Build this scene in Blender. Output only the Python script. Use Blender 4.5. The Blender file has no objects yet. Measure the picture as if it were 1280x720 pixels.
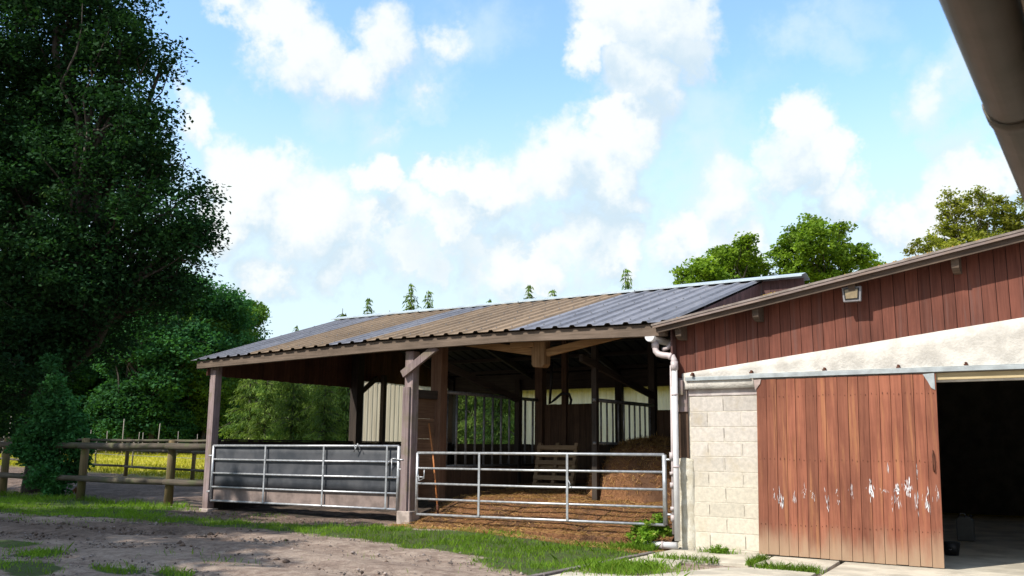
import bpy, math, random
import numpy as np
from mathutils import Vector, Matrix

# ------------------------------------------------------------------ camera, sky, sun, exposure
S = bpy.context.scene
COL = S.collection
R = math.radians
FPX, PITCH, YAW, ROLL, CAMH = 1151.7, R(9.8), R(33.5), R(0.5), 1.6
fw = Vector((-math.sin(YAW)*math.cos(PITCH), math.cos(YAW)*math.cos(PITCH), math.sin(PITCH)))
r0 = Vector((math.cos(YAW), math.sin(YAW), 0)); u0 = r0.cross(fw)
rt = r0*math.cos(ROLL) + u0*math.sin(ROLL); up = u0*math.cos(ROLL) - r0*math.sin(ROLL)
cd = bpy.data.cameras.new('camera'); cam = bpy.data.objects.new('camera', cd); COL.objects.link(cam)
M = Matrix((rt, up, -fw)).transposed().to_4x4(); M.translation = Vector((0, 0, CAMH))
cam.matrix_world = M
cd.sensor_width = 36; cd.lens = FPX/1280*36; cd.clip_end = 3000; cd.clip_start = 0.05
cd.dof.use_dof = True; cd.dof.focus_distance = 15; cd.dof.aperture_fstop = 5.6
S.camera = cam

def ray(u, v):
    return (fw + rt*((u-640)/FPX) - up*((v-360)/FPX))
def at(u, v, d):                       # a point at distance d (metres along the view axis)
    return Vector((0, 0, CAMH)) + ray(u, v)*d

SUN_TO = Vector((-0.43, -1.0, 1.12)).normalized()
SUN_EL = math.asin(SUN_TO.z); SUN_AZ = math.atan2(SUN_TO.x, SUN_TO.y)
ld = bpy.data.lights.new('sun', 'SUN'); sun = bpy.data.objects.new('sun', ld); COL.objects.link(sun)
ld.energy = 4.6; ld.angle = R(0.6); ld.color = (1.0, 0.94, 0.84)
sun.rotation_euler = SUN_TO.to_track_quat('Z', 'Y').to_euler(); sun.location = (0, 0, 30)

S.view_settings.view_transform = 'Standard'; S.view_settings.look = 'None'
S.view_settings.exposure = 0.52; S.view_settings.gamma = 1.0; S.view_settings.use_curve_mapping = False
S.render.engine = 'CYCLES'
S.cycles.max_bounces = 6; S.cycles.transparent_max_bounces = 8
S.cycles.use_denoising = True

W = bpy.data.worlds.new('World'); S.world = W; W.use_nodes = True
nt = W.node_tree; nt.nodes.clear(); N = nt.nodes; Lk = nt.links
def nd(tree, typ, **kw):
    n = tree.nodes.new(typ)
    for k, v in kw.items(): setattr(n, k, v)
    return n
def setin(tree, sock, v):
    if isinstance(v, bpy.types.NodeSocket): tree.links.new(v, sock)
    else: sock.default_value = v
def math_(tree, op, a, b=0.0, c=None, clamp=False):
    n = nd(tree, 'ShaderNodeMath', operation=op); n.use_clamp = clamp
    setin(tree, n.inputs[0], a); setin(tree, n.inputs[1], b)
    if c is not None: setin(tree, n.inputs[2], c)
    return n.outputs[0]
def vmath(tree, op, a, b=None, scale=None):
    n = nd(tree, 'ShaderNodeVectorMath', operation=op)
    setin(tree, n.inputs[0], a)
    if b is not None: setin(tree, n.inputs[1], b)
    if scale is not None: setin(tree, n.inputs['Scale'], scale)
    return n.outputs['Value'] if op in ('DISTANCE', 'DOT_PRODUCT', 'LENGTH') else n.outputs[0]
def noise(tree, vec, scale, detail=4, rough=0.55, dist=0.0, col=False):
    n = nd(tree, 'ShaderNodeTexNoise'); n.inputs['Scale'].default_value = scale
    n.inputs['Detail'].default_value = detail; n.inputs['Roughness'].default_value = rough
    n.inputs['Distortion'].default_value = dist
    if vec is not None: tree.links.new(vec, n.inputs['Vector'])
    return n.outputs['Color' if col else 'Fac']
def maprange(tree, v, a, b, c=0.0, d=1.0, smooth=True):
    n = nd(tree, 'ShaderNodeMapRange'); n.interpolation_type = 'SMOOTHSTEP' if smooth else 'LINEAR'
    setin(tree, n.inputs[0], v)
    for i, x in enumerate((a, b, c, d)): setin(tree, n.inputs[i+1], x)
    return n.outputs[0]
def mix(tree, f, a, b, typ='MIX'):
    n = nd(tree, 'ShaderNodeMix', data_type='RGBA', blend_type=typ)
    setin(tree, n.inputs[0], f)
    for i, x in ((6, a), (7, b)):
        if isinstance(x, tuple) and len(x) == 3: x = x + (1,)
        setin(tree, n.inputs[i], x)
    return n.outputs[2]

sky = nd(nt, 'ShaderNodeTexSky', sky_type='NISHITA'); sky.sun_disc = False
sky.sun_elevation = SUN_EL; sky.sun_rotation = SUN_AZ; sky.air_density = 1.0; sky.dust_density = 0.6; sky.ozone_density = 1.6
tc = nd(nt, 'ShaderNodeTexCoord'); D0 = tc.outputs['Generated']
w1 = vmath(nt, 'SUBTRACT', noise(nt, D0, 5.0, 6, 0.62, col=True), (0.5, 0.5, 0.5))
w2 = vmath(nt, 'SUBTRACT', noise(nt, D0, 22.0, 5, 0.65, col=True), (0.5, 0.5, 0.5))
DW = vmath(nt, 'ADD', D0, vmath(nt, 'ADD', vmath(nt, 'SCALE', w1, scale=0.20), vmath(nt, 'SCALE', w2, scale=0.06)))
def field(vec, blobs, k0=1.0, k1=0.25):
    cur = None
    for (u, v, rad, amp) in blobs:
        d = vmath(nt, 'DISTANCE', vec, tuple(ray(u, v).normalized()))
        m = maprange(nt, d, rad/FPX*k0, rad/FPX*k1, 0.0, amp)
        cur = m if cur is None else math_(nt, 'MAXIMUM', cur, m)
    return cur
# heaped clouds: (direction given as the pixel it was measured at, angular size, thickness)
HEAP = [(340, 335, 75, .85), (430, 345, 65, .85), (850, 305, 75, .85), (900, 255, 75, .75), (930, 320, 70, .85), (1180, 300, 75, .9), (690, 300, 80, .85), (330, 235, 78, 1), (395, 275, 90, .9), (290, 270, 70, .9), (450, 300, 80, .75), (478, 232, 50, 1), (510, 270, 60, .8), (555, 222, 50, 1), (610, 240, 75, .95), (570, 280, 80, .8),
        (690, 215, 80, 1), (735, 240, 85, 1), (770, 190, 70, 1), (800, 130, 78, 1), (770, 70, 62, 1), (830, 30, 95, 1), (800, 5, 70, 1), (870, 80, 60, .8), (740, 310, 70, .85),
        (610, 330, 75, .9), (660, 335, 60, .8), (520, 335, 70, .75), (760, 320, 60, .9), (985, 165, 62, .85), (1030, 205, 60, .95), (1070, 245, 62, .95), (980, 215, 70, .8), (1130, 275, 62, .95), (1185, 250, 70, .85), (1230, 215, 60, .8),
        (370, 45, 85, .85), (430, 70, 80, .8), (300, 30, 45, .7), (480, 20, 80, .8), (560, 25, 55, .6), (250, 150, 50, .7), (545, 95, 42, .62), (500, 140, 46, .5), (1165, 105, 48, .5), (225, 130, 40, .6)]
THIN = [(540, 100, 80, .6), (480, 160, 110, .55), (400, 150, 110, .5), (620, 20, 90, .5), (900, 200, 120, .65), (930, 110, 80, .45), (1010, 50, 80, .65), (1060, 10, 80, .5), (1160, 110, 100, .85), (1220, 60, 100, .85), (1200, 170, 90, .8), (1100, 60, 70, .5),
        (250, 160, 80, .55), (860, 260, 170, .95), (640, 300, 200, .9), (400, 330, 220, .95), (880, 160, 110, .6), (1040, 100, 60, .35), (960, 270, 120, .7)]
elev = nd(nt, 'ShaderNodeSeparateXYZ'); nt.links.new(D0, elev.inputs[0]); Z = elev.outputs[2]
fine = math_(nt, 'SUBTRACT', noise(nt, D0, 9.0, 9, 0.62), 0.5)
vor = nd(nt, 'ShaderNodeTexVoronoi', feature='SMOOTH_F1'); vor.inputs['Scale'].default_value = 17.0; vor.inputs['Smoothness'].default_value = 0.6
nt.links.new(DW, vor.inputs['Vector']); bill = math_(nt, 'SUBTRACT', 0.42, vor.outputs['Distance'])
fwd = vmath(nt, 'DOT_PRODUCT', D0, tuple(fw))
other = math_(nt, 'MULTIPLY', maprange(nt, noise(nt, DW, 3.0, 5, 0.55), 0.42, 0.6), maprange(nt, fwd, 0.80, 0.62))
peak = field(DW, HEAP, 1.22, 0.0)
heap = math_(nt, 'MAXIMUM', peak, other)
dens = math_(nt, 'ADD', heap, math_(nt, 'ADD', math_(nt, 'MULTIPLY', fine, 0.55), math_(nt, 'MULTIPLY', bill, 0.34)))
a1 = maprange(nt, dens, 0.13, 0.60, 0.0, 0.96)
thin = math_(nt, 'ADD', field(DW, THIN, 1.0, 0.0), math_(nt, 'MULTIPLY', math_(nt, 'SUBTRACT', noise(nt, D0, 5.0, 7, 0.6), 0.5), 0.9))
a2 = math_(nt, 'MAXIMUM', maprange(nt, thin, 0.10, 0.85, 0.0, 0.80), maprange(nt, Z, 0.40, 0.18, 0.0, 0.86))
# sunlit tops, blue-grey undersides: thickness compared with the thickness a little higher towards the sun
up2 = field(vmath(nt, 'ADD', DW, (-0.010, -0.01, 0.045)), HEAP, 1.22, 0.0)
lit = math_(nt, 'ADD', math_(nt, 'SUBTRACT', peak, up2), math_(nt, 'ADD', math_(nt, 'MULTIPLY', fine, 0.7), math_(nt, 'MULTIPLY', bill, 0.55)))
lum = maprange(nt, lit, -0.42, 0.34)
ccol = mix(nt, lum, (4.7, 5.75, 6.5), (7.05, 7.3, 7.3))
blue = mix(nt, 1.0, sky.outputs[0], (2.15, 2.38, 2.40), 'MULTIPLY')
skyc = mix(nt, a2, blue, (5.5, 6.6, 7.15))
skyc = mix(nt, a1, skyc, ccol)
bg = nd(nt, 'ShaderNodeBackground'); bg.inputs[1].default_value = 0.10
nt.links.new(skyc, bg.inputs[0])
wo = nd(nt, 'ShaderNodeOutputWorld'); nt.links.new(bg.outputs[0], wo.inputs[0])
W.cycles.sampling_method = 'MANUAL'; W.cycles.sample_map_resolution = 512

# ------------------------------------------------------------------ helpers
rng = np.random.default_rng(7); random.seed(7)
OFF = {}                               # world offset of every empty / part, by object name
def tag(o, label=None, cat=None, group=None, kind=None):
    if label: o['label'] = label
    if cat: o['category'] = cat
    if group: o['group'] = group
    if kind: o['kind'] = kind
    return o
def thing(name, label, cat, loc, group=None):
    o = bpy.data.objects.new(name, None); COL.objects.link(o); o.location = loc
    o.empty_display_size = 0.2
    OFF[o.name] = Vector(loc)
    return tag(o, label, cat, group)
def rotm(axis, ang): return np.array(Matrix.Rotation(ang, 3, axis))
def link_mesh(name, V, F, mats, parent=None, tint=None, midx=None, smooth=False, bevel=0, extra=None):
    me = bpy.data.meshes.new(name)
    off = OFF.get(parent.name, Vector((0, 0, 0))) if parent else Vector((0, 0, 0))
    V = np.asarray(V, float) - np.array(off)
    if isinstance(F, np.ndarray):
        n, k = F.shape
        me.vertices.add(len(V)); me.vertices.foreach_set('co', V.ravel())
        me.loops.add(n*k); me.loops.foreach_set('vertex_index', F.ravel().astype(np.int32))
        me.polygons.add(n); me.polygons.foreach_set('loop_start', np.arange(0, n*k, k, dtype=np.int32))
        me.polygons.foreach_set('loop_total', np.full(n, k, dtype=np.int32))
        me.update(calc_edges=True)
    else:
        me.from_pydata([tuple(v) for v in V], [], F)
    if tint is not None:
        a = me.attributes.new('tint', 'FLOAT', 'POINT'); a.data.foreach_set('value', np.asarray(tint, np.float32))
    for k, arr in (extra or {}).items():
        a = me.attributes.new(k, 'FLOAT', 'POINT'); a.data.foreach_set('value', np.asarray(arr, np.float32))
    for m in (mats if isinstance(mats, (list, tuple)) else [mats]): me.materials.append(m)
    if midx is not None: me.polygons.foreach_set('material_index', np.asarray(midx, np.int32))
    if smooth: me.polygons.foreach_set('use_smooth', np.ones(len(me.polygons), bool))
    me.update()
    o = bpy.data.objects.new(name, me); COL.objects.link(o)
    if parent: o.parent = parent
    OFF[o.name] = off
    if bevel:
        b = o.modifiers.new('bevel', 'BEVEL'); b.width = bevel; b.segments = 2; b.limit_method = 'ANGLE'; b.angle_limit = R(50)
    return o
class MB:
    def __init__(s): s.V = []; s.F = []; s.T = []; s.M = []
    def add(s, V, F, tint=None, mi=0):
        n = len(s.V); s.V += [tuple(v) for v in V]; s.F += [tuple(i+n for i in f) for f in F]
        t = random.random() if tint is None else tint
        s.T += [t]*len(V); s.M += [mi]*len(F); return s
    def box(s, x0, x1, y0, y1, z0, z1, tint=None, mi=0):
        V = [(x, y, z) for x in (x0, x1) for y in (y0, y1) for z in (z0, z1)]
        return s.add(V, [(0,1,3,2), (4,6,7,5), (0,4,5,1), (2,3,7,6), (0,2,6,4), (1,5,7,3)], tint, mi)
    def bar(s, p, q, w, h, tint=None, mi=0, upv=(0, 0, 1)):       # rectangular beam from p to q, w sideways, h along upv
        p = Vector(p); q = Vector(q); d = (q-p).normalized(); u = Vector(upv); sd = d.cross(u)
        if sd.length < 1e-4: sd = d.cross(Vector((0, 1, 0)))
        sd.normalize(); u = sd.cross(d).normalized()
        V = [e + sd*(a*w/2) + u*(b*h/2) for e in (p, q) for a, b in ((-1,-1), (1,-1), (1,1), (-1,1))]
        return s.add(V, [(3,2,1,0), (4,5,6,7), (0,1,5,4), (1,2,6,5), (2,3,7,6), (3,0,4,7)], tint, mi)
    def tube(s, pts, r, n=8, tint=None, mi=0, caps=True):
        pts = [Vector(p) for p in pts]; rs = r if isinstance(r, (list, tuple)) else [r]*len(pts)
        V = []; F = []; prev = None
        for i, p in enumerate(pts):
            d = (pts[min(i+1, len(pts)-1)] - pts[max(i-1, 0)]).normalized()
            a = prev if prev is not None else (Vector((0, 0, 1)) if abs(d.z) < 0.9 else Vector((1, 0, 0)))
            sd = d.cross(a).normalized(); u = sd.cross(d).normalized(); prev = u
            V += [p + (sd*math.cos(2*math.pi*k/n) + u*math.sin(2*math.pi*k/n))*rs[i] for k in range(n)]
        for i in range(len(pts)-1):
            for k in range(n):
                k2 = (k+1) % n; F.append((i*n+k, i*n+k2, i*n+n+k2, i*n+n+k))
        if caps: F += [tuple(range(n-1, -1, -1)), tuple(range((len(pts)-1)*n, len(pts)*n))]
        return s.add(V, F, tint, mi)
    def prism(s, poly, axis, a, b, tint=None, mi=0):             # polygon in the plane across axis, from a to b
        def p3(p, t): return {'x': (t, p[0], p[1]), 'y': (p[0], t, p[1]), 'z': (p[0], p[1], t)}[axis]
        n = len(poly); V = [p3(p, a) for p in poly] + [p3(p, b) for p in poly]
        F = [tuple(range(n)), tuple(range(2*n-1, n-1, -1))] + [((i+1) % n, i, n+i, n+(i+1) % n) for i in range(n)]
        return s.add(V, F, tint, mi)
    def build(s, name, mats, parent=None, smooth=False, bevel=0):
        o = link_mesh(name, s.V, s.F, mats, parent, s.T, s.M, False, bevel)
        if smooth:
            for p in o.data.polygons: p.use_smooth = len(p.vertices) == 4
        import bmesh
        bm = bmesh.new(); bm.from_mesh(o.data); bmesh.ops.recalc_face_normals(bm, faces=bm.faces[:]); bm.to_mesh(o.data); bm.free()
        return o
def vnoise(x, y, s, seed=0, octv=4):
    x = np.asarray(x, float)/s; y = np.asarray(y, float)/s; out = 0; amp = 1; tot = 0
    for o in range(octv):
        xi = np.floor(x).astype(np.int64); yi = np.floor(y).astype(np.int64); fx = x-xi; fy = y-yi
        fx = fx*fx*(3-2*fx); fy = fy*fy*(3-2*fy)
        def h(a, b):
            v = (a*374761393 + b*668265263 + (seed+o*17)*982451653) & 0xffffffff
            v = ((v ^ (v >> 13))*1274126177) & 0xffffffff
            return ((v ^ (v >> 16)) & 0xffff)/65535.0
        n = (h(xi, yi)*(1-fx) + h(xi+1, yi)*fx)*(1-fy) + (h(xi, yi+1)*(1-fx) + h(xi+1, yi+1)*fx)*fy
        out = out + n*amp; tot += amp; amp *= 0.5; x = x*2.03; y = y*2.03
    return out/tot
def sstep(a, b, v):
    t = np.clip((np.asarray(v, float)-a)/(b-a), 0, 1); return t*t*(3-2*t)

# ------------------------------------------------------------------ materials
def newmat(name):
    m = bpy.data.materials.new(name); m.use_nodes = True
    b = m.node_tree.nodes['Principled BSDF']; b.inputs['Specular IOR Level'].default_value = 0.3
    return m, m.node_tree, b
def attr(t, name='tint'):
    return nd(t, 'ShaderNodeAttribute', attribute_name=name).outputs['Fac']
def objco(t, sc=(1, 1, 1)):
    c = nd(t, 'ShaderNodeTexCoord'); m = nd(t, 'ShaderNodeMapping'); m.inputs['Scale'].default_value = sc
    t.links.new(c.outputs['Object'], m.inputs[0]); return m.outputs[0]
def bump(t, b, h, strength=0.3, dist=0.01):
    n = nd(t, 'ShaderNodeBump'); n.inputs['Strength'].default_value = strength; n.inputs['Distance'].default_value = dist
    setin(t, n.inputs['Height'], h); t.links.new(n.outputs[0], b.inputs['Normal'])
def wood(name, dark, light, axis='z', var=0.5, moss=None, rough=0.8, grain=28, dust=None, wear=None):
    m, t, b = newmat(name)
    sc = {'z': (1, 1, .045), 'x': (.045, 1, 1), 'y': (1, .045, 1)}[axis]
    ti = attr(t)
    co = objco(t, sc); n2 = nd(t, 'ShaderNodeCombineXYZ'); 
    for i in range(3): setin(t, n2.inputs[i], math_(t, 'MULTIPLY', ti, 7.3+3*i))
    co2 = vmath(t, 'ADD', co, n2.outputs[0])
    g = noise(t, co2, grain, 6, 0.65, 0.6)
    big = noise(t, objco(t), 1.3, 4, 0.6)
    f = math_(t, 'ADD', math_(t, 'MULTIPLY', maprange(t, g, .3, .7), .6), math_(t, 'MULTIPLY', maprange(t, big, .3, .7), .4))
    c = mix(t, f, dark, light)
    k = math_(t, 'ADD', math_(t, 'MULTIPLY', math_(t, 'SUBTRACT', ti, .5), var), 1.0)
    kc = nd(t, 'ShaderNodeCombineXYZ')
    for i in range(3): setin(t, kc.inputs[i], k)
    c = mix(t, 1.0, c, kc.outputs[0], 'MULTIPLY')
    if wear:
        c = mix(t, math_(t, 'MULTIPLY', maprange(t, noise(t, co2, 9, 6, .7), .52, .68), wear[1]), c, wear[0])
    if moss:
        c = mix(t, math_(t, 'MULTIPLY', maprange(t, noise(t, objco(t), 3.0, 5, .6), .45, .65), moss[1]), c, moss[0])
    if dust:                                  # splashed dirt near the ground
        s = nd(t, 'ShaderNodeSeparateXYZ'); ge = nd(t, 'ShaderNodeNewGeometry'); t.links.new(ge.outputs['Position'], s.inputs[0])
        hz = math_(t, 'ADD', s.outputs[2], math_(t, 'MULTIPLY', math_(t, 'SUBTRACT', noise(t, objco(t, (3, 3, .6)), 2.0, 5, .6), .5), dust[1]*1.3))
        c = mix(t, maprange(t, hz, dust[1], 0.0, 0, .85), c, dust[0])
    t.links.new(c, b.inputs['Base Color']); b.inputs['Roughness'].default_value = rough
    bump(t, b, g, .35, .006); return m
def plain(name, col, rough=.7, metal=0, vary=.25, scale=4, bumps=.15, col2=None, tintvar=0.0, bdist=.01):
    m, t, b = newmat(name)
    n = noise(t, objco(t), scale, 6, .62)
    c2 = col2 or tuple(x*(1-vary) for x in col)
    c = mix(t, maprange(t, n, .35, .65), col, c2)
    if tintvar:
        k = math_(t, 'ADD', math_(t, 'MULTIPLY', math_(t, 'SUBTRACT', attr(t), .5), tintvar), 1.0)
        kc = nd(t, 'ShaderNodeCombineXYZ')
        for i in range(3): setin(t, kc.inputs[i], k)
        c = mix(t, 1.0, c, kc.outputs[0], 'MULTIPLY')
    t.links.new(c, b.inputs['Base Color']); b.inputs['Roughness'].default_value = rough; b.inputs['Metallic'].default_value = metal
    if bumps: bump(t, b, noise(t, objco(t), scale*9, 5, .6), bumps, bdist)
    return m
def leafmat(name, c1, c2, trans=.35, c3=None):
    m, t, b = newmat(name)
    ti = attr(t)
    c = mix(t, ti, c1, c2)
    if c3: c = mix(t, maprange(t, ti, .88, .98), c, c3)
    big = maprange(t, noise(t, objco(t), .35, 3, .5), .3, .7, .7, 1.3)
    kc = nd(t, 'ShaderNodeCombineXYZ')
    for i in range(3): setin(t, kc.inputs[i], big)
    c = mix(t, 1.0, c, kc.outputs[0], 'MULTIPLY')
    t.links.new(c, b.inputs['Base Color']); b.inputs['Roughness'].default_value = .8; b.inputs['Specular IOR Level'].default_value = .12
    tr = nd(t, 'ShaderNodeBsdfTranslucent'); t.links.new(mix(t, 1.0, c, (1.5, 1.6, .7), 'MULTIPLY'), tr.inputs[0])
    mx = nd(t, 'ShaderNodeMixShader'); mx.inputs[0].default_value = trans
    out = t.nodes['Material Output']; t.links.new(b.outputs[0], mx.inputs[1]); t.links.new(tr.outputs[0], mx.inputs[2]); t.links.new(mx.outputs[0], out.inputs[0])
    return m

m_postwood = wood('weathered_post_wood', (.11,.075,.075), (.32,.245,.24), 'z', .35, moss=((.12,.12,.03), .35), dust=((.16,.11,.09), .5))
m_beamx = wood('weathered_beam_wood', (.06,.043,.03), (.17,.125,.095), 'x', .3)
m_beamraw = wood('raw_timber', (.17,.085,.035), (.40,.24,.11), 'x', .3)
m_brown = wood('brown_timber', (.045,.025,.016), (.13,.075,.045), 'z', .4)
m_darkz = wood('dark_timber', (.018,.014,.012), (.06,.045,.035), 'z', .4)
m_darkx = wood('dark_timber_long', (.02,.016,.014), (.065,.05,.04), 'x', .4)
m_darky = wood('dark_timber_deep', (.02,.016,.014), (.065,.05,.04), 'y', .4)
m_gable = wood('gable_boards', (.05,.022,.014), (.15,.065,.04), 'z', .5)
m_red = wood('red_stained_boards', (.078,.024,.015), (.172,.058,.038), 'z', .32, wear=((.13,.07,.06), .5))
m_redsh = wood('dull_red_boards', (.06,.03,.028), (.13,.065,.06), 'z', .3)
m_door = wood('sliding_door_boards', (.125,.039,.022), (.27,.097,.056), 'z', .5, dust=((.33,.23,.15), .55), wear=((.36,.16,.07), .6))
m_verge = wood('verge_timber', (.045,.032,.024), (.13,.09,.065), 'x', .2)
m_vergetop = wood('sunlit_verge_edge', (.13,.10,.09), (.28,.22,.20), 'x', .2, moss=((.22,.13,.04), .2))  # lighter tone paints the sunlight on the thin roof edge
m_fence = wood('fence_timber', (.085,.06,.028), (.22,.16,.08), 'z', .35, moss=((.10,.13,.03), .5))
m_fencer = wood('fence_rail_timber', (.04,.032,.024), (.125,.10,.075), 'x', .3, moss=((.07,.09,.03), .5))
m_pallet = wood('pallet_timber', (.14,.09,.05), (.32,.22,.13), 'x', .5)
m_handle = wood('handle_timber', (.32,.11,.035), (.5,.2,.07), 'z', .2, rough=.5)
m_steel = plain('galvanised_steel', (.50,.51,.53), .42, .55, .3, 12, .05)
m_steeld = plain('dull_steel', (.27,.27,.28), .5, .5, .4, 12, .1, tintvar=.4)
m_alu = plain('galvanised_track', (.36,.39,.40), .5, .3, .25, 6, .08)
m_rubber = plain('black_rubber_sheet', (.036,.040,.048), .5, 0, .5, 2, .1, (.075,.077,.085))
m_mudpan = plain('muddy_panel', (.24,.185,.165), .8, 0, .4, 3, .3)
m_footing = plain('concrete_footing', (.42,.35,.31), .9, 0, .4, 8, .5)
m_concrete = plain('concrete_apron', (.52,.47,.38), .92, 0, .36, 1.6, .5, tintvar=.12)
m_render = plain('rough_render', (.57,.54,.49), .92, 0, .25, 3.2, .6, (.40,.375,.34), bdist=.02)
m_lintelrender = plain('grey_render', (.50,.455,.43), .92, 0, .3, 5, .5, (.36,.31,.30))
m_pvc = plain('pale_plastic_pipe', (.50,.43,.43), .45, 0, .18, 5, .05)
m_pvcw = plain('white_plastic_pipe', (.62,.61,.62), .4, 0, .12, 5, .05)
m_black = plain('black_paint', (.012,.012,.013), .5, 0, .3, 6, .05)
m_lamp = plain('grey_lamp_housing', (.26,.25,.26), .45, .2, .2, 6, .05)
m_glass = plain('floodlight_glass', (.26,.20,.12), .12, 0, .25, 14, .0)
m_rust = plain('rusty_iron', (.13,.05,.03), .8, .3, .5, 20, .3)
m_scuff = plain('white_scuff', (.70,.69,.71), .7, 0, .1, 20, .0)
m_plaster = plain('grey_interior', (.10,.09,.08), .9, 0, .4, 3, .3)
m_gutter = plain('brown_gutter', (.125,.108,.085), .5, 0, .35, 3, .08, (.08,.073,.05))
m_gutterrim = plain('gutter_rim', (.36,.25,.23), .45, 0, .2, 3, .08)
m_soffit = plain('soffit_board', (.30,.27,.20), .8, 0, .3, 3, .1)
m_white = plain('shade_dimmed_plastic', (.11,.11,.105), .5, 0, .2, 6, .05)  # white plastic coloured dark to imitate the gloom of the doorway
m_stone = plain('pale_stone', (.55,.45,.40), .9, 0, .3, 10, .3)
m_tilewall = plain('house_render', (.5,.46,.4), .9, 0, .2, 3, .3)
m_rooftile = plain('tile_roof', (.18,.09,.07), .85, 0, .4, 5, .3)

def block_material():
    m, t, b = newmat('concrete_blocks')
    n = noise(t, objco(t), 16, 7, .7); big = noise(t, objco(t), 1.1, 4, .55)
    c = mix(t, maprange(t, n, .3, .7), (.58,.525,.43), (.45,.41,.34))
    s = nd(t, 'ShaderNodeSeparateXYZ'); t.links.new(objco(t), s.inputs[0])
    hz = math_(t, 'ADD', s.outputs[2], math_(t, 'MULTIPLY', math_(t, 'SUBTRACT', big, .5), 1.6))
    c = mix(t, maprange(t, hz, .9, 2.1, 0, .75), c, mix(t, maprange(t, n, .3, .7), (.48,.44,.415), (.36,.33,.31)))   # greyer towards the top
    k = math_(t, 'ADD', math_(t, 'MULTIPLY', math_(t, 'SUBTRACT', attr(t), .5), .22), 1.0); kc = nd(t, 'ShaderNodeCombineXYZ')
    for i in range(3): setin(t, kc.inputs[i], k)
    c = mix(t, 1.0, c, kc.outputs[0], 'MULTIPLY')
    c = mix(t, math_(t, 'MULTIPLY', maprange(t, noise(t, objco(t), 2.3, 6, .7), .52, .74), .5), c, (.40,.33,.22))
    t.links.new(c, b.inputs['Base Color']); b.inputs['Roughness'].default_value = .95
    bump(t, b, noise(t, objco(t), 60, 6, .7), .6, .01); return m
m_block = block_material()
m_mortar = plain('mortar', (.62,.565,.47), .95, 0, .3, 14, .5)

def clad_material():          # thin yellowed translucent sheeting: daylight comes through
    m, t, b = newmat('translucent_sheeting')
    n = noise(t, objco(t, (6, 6, .4)), 2.0, 5, .6)
    c = mix(t, maprange(t, n, .3, .7), (.80,.72,.55), (.64,.56,.41))
    t.links.new(c, b.inputs['Base Color']); b.inputs['Roughness'].default_value = .6
    tr = nd(t, 'ShaderNodeBsdfTranslucent'); t.links.new(c, tr.inputs[0])
    mx = nd(t, 'ShaderNodeMixShader'); mx.inputs[0].default_value = .75
    t.links.new(b.outputs[0], mx.inputs[1]); t.links.new(tr.outputs[0], mx.inputs[2]); t.links.new(mx.outputs[0], t.nodes['Material Output'].inputs[0])
    return m
m_clad = clad_material()
def roof_material(name, a, bcol, metal, rough):
    m, t, b = newmat(name)
    n = noise(t, objco(t, (3, .35, .35)), 2.2, 6, .65); n2 = noise(t, objco(t), 9, 5, .6)
    c = mix(t, maprange(t, math_(t, 'ADD', math_(t, 'MULTIPLY', n, .6), math_(t, 'MULTIPLY', n2, .4)), .38, .62), a, bcol)
    streak = noise(t, objco(t, (9, .25, .25)), 1.6, 5, .65); c = mix(t, maprange(t, streak, .55, .72, 0, .55), c, tuple(v*.5 for v in bcol))
    c = mix(t, maprange(t, noise(t, objco(t), 22, 4, .7), .66, .74, 0, .5), c, (.30,.28,.22))
    k = math_(t, 'ADD', math_(t, 'MULTIPLY', math_(t, 'SUBTRACT', attr(t), .5), .24), 1.0); kc = nd(t, 'ShaderNodeCombineXYZ')
    for i in range(3): setin(t, kc.inputs[i], k)
    c = mix(t, 1.0, c, kc.outputs[0], 'MULTIPLY')
    t.links.new(c, b.inputs['Base Color']); b.inputs['Roughness'].default_value = rough; b.inputs['Metallic'].default_value = metal
    bump(t, b, n2, .12, .01); return m
m_roofblue = roof_material('blue_grey_sheeting', (.215,.21,.23), (.138,.135,.15), .12, .48)
m_rooftan = roof_material('tan_weathered_sheeting', (.235,.165,.105), (.16,.112,.072), 0, .75)
m_under = roof_material('shaded_roof_underside', (.014,.013,.013), (.008,.008,.008), 0, .95)  # sheeting coloured near-black to paint in the shade under the roof
m_ridge = plain('pale_ridge_flashing', (.46,.53,.57), .45, .25, .2, 5, .05)

m_oak = leafmat('oak_leaves', (.010,.036,.014), (.028,.080,.022), .22, (.06,.11,.022))
m_bushleaf = leafmat('bush_leaves', (.026,.10,.034), (.065,.20,.055), .25)
m_wood1 = leafmat('wood_leaves', (.020,.078,.033), (.060,.165,.050), .32)
m_wood2 = leafmat('light_wood_leaves', (.055,.12,.022), (.12,.21,.04), .35)
m_conif = leafmat('conifer_needles', (.028,.08,.024), (.18,.25,.05), .32)
m_lime = leafmat('bright_leaves', (.075,.145,.016), (.20,.29,.035), .4)
m_lime2 = leafmat('yellowish_leaves', (.12,.145,.018), (.28,.28,.05), .4)
m_grass = leafmat('grass_blades', (.080,.175,.016), (.22,.34,.04), .38, (.27,.24,.08))
m_meadow = leafmat('meadow_grass', (.24,.25,.025), (.46,.40,.05), .35)
m_bark = wood('bark', (.025,.02,.016), (.085,.07,.055), 'z', .3, grain=14)
m_palebark = wood('pale_bark', (.14,.125,.11), (.32,.285,.25), 'z', .3, grain=14)

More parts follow.
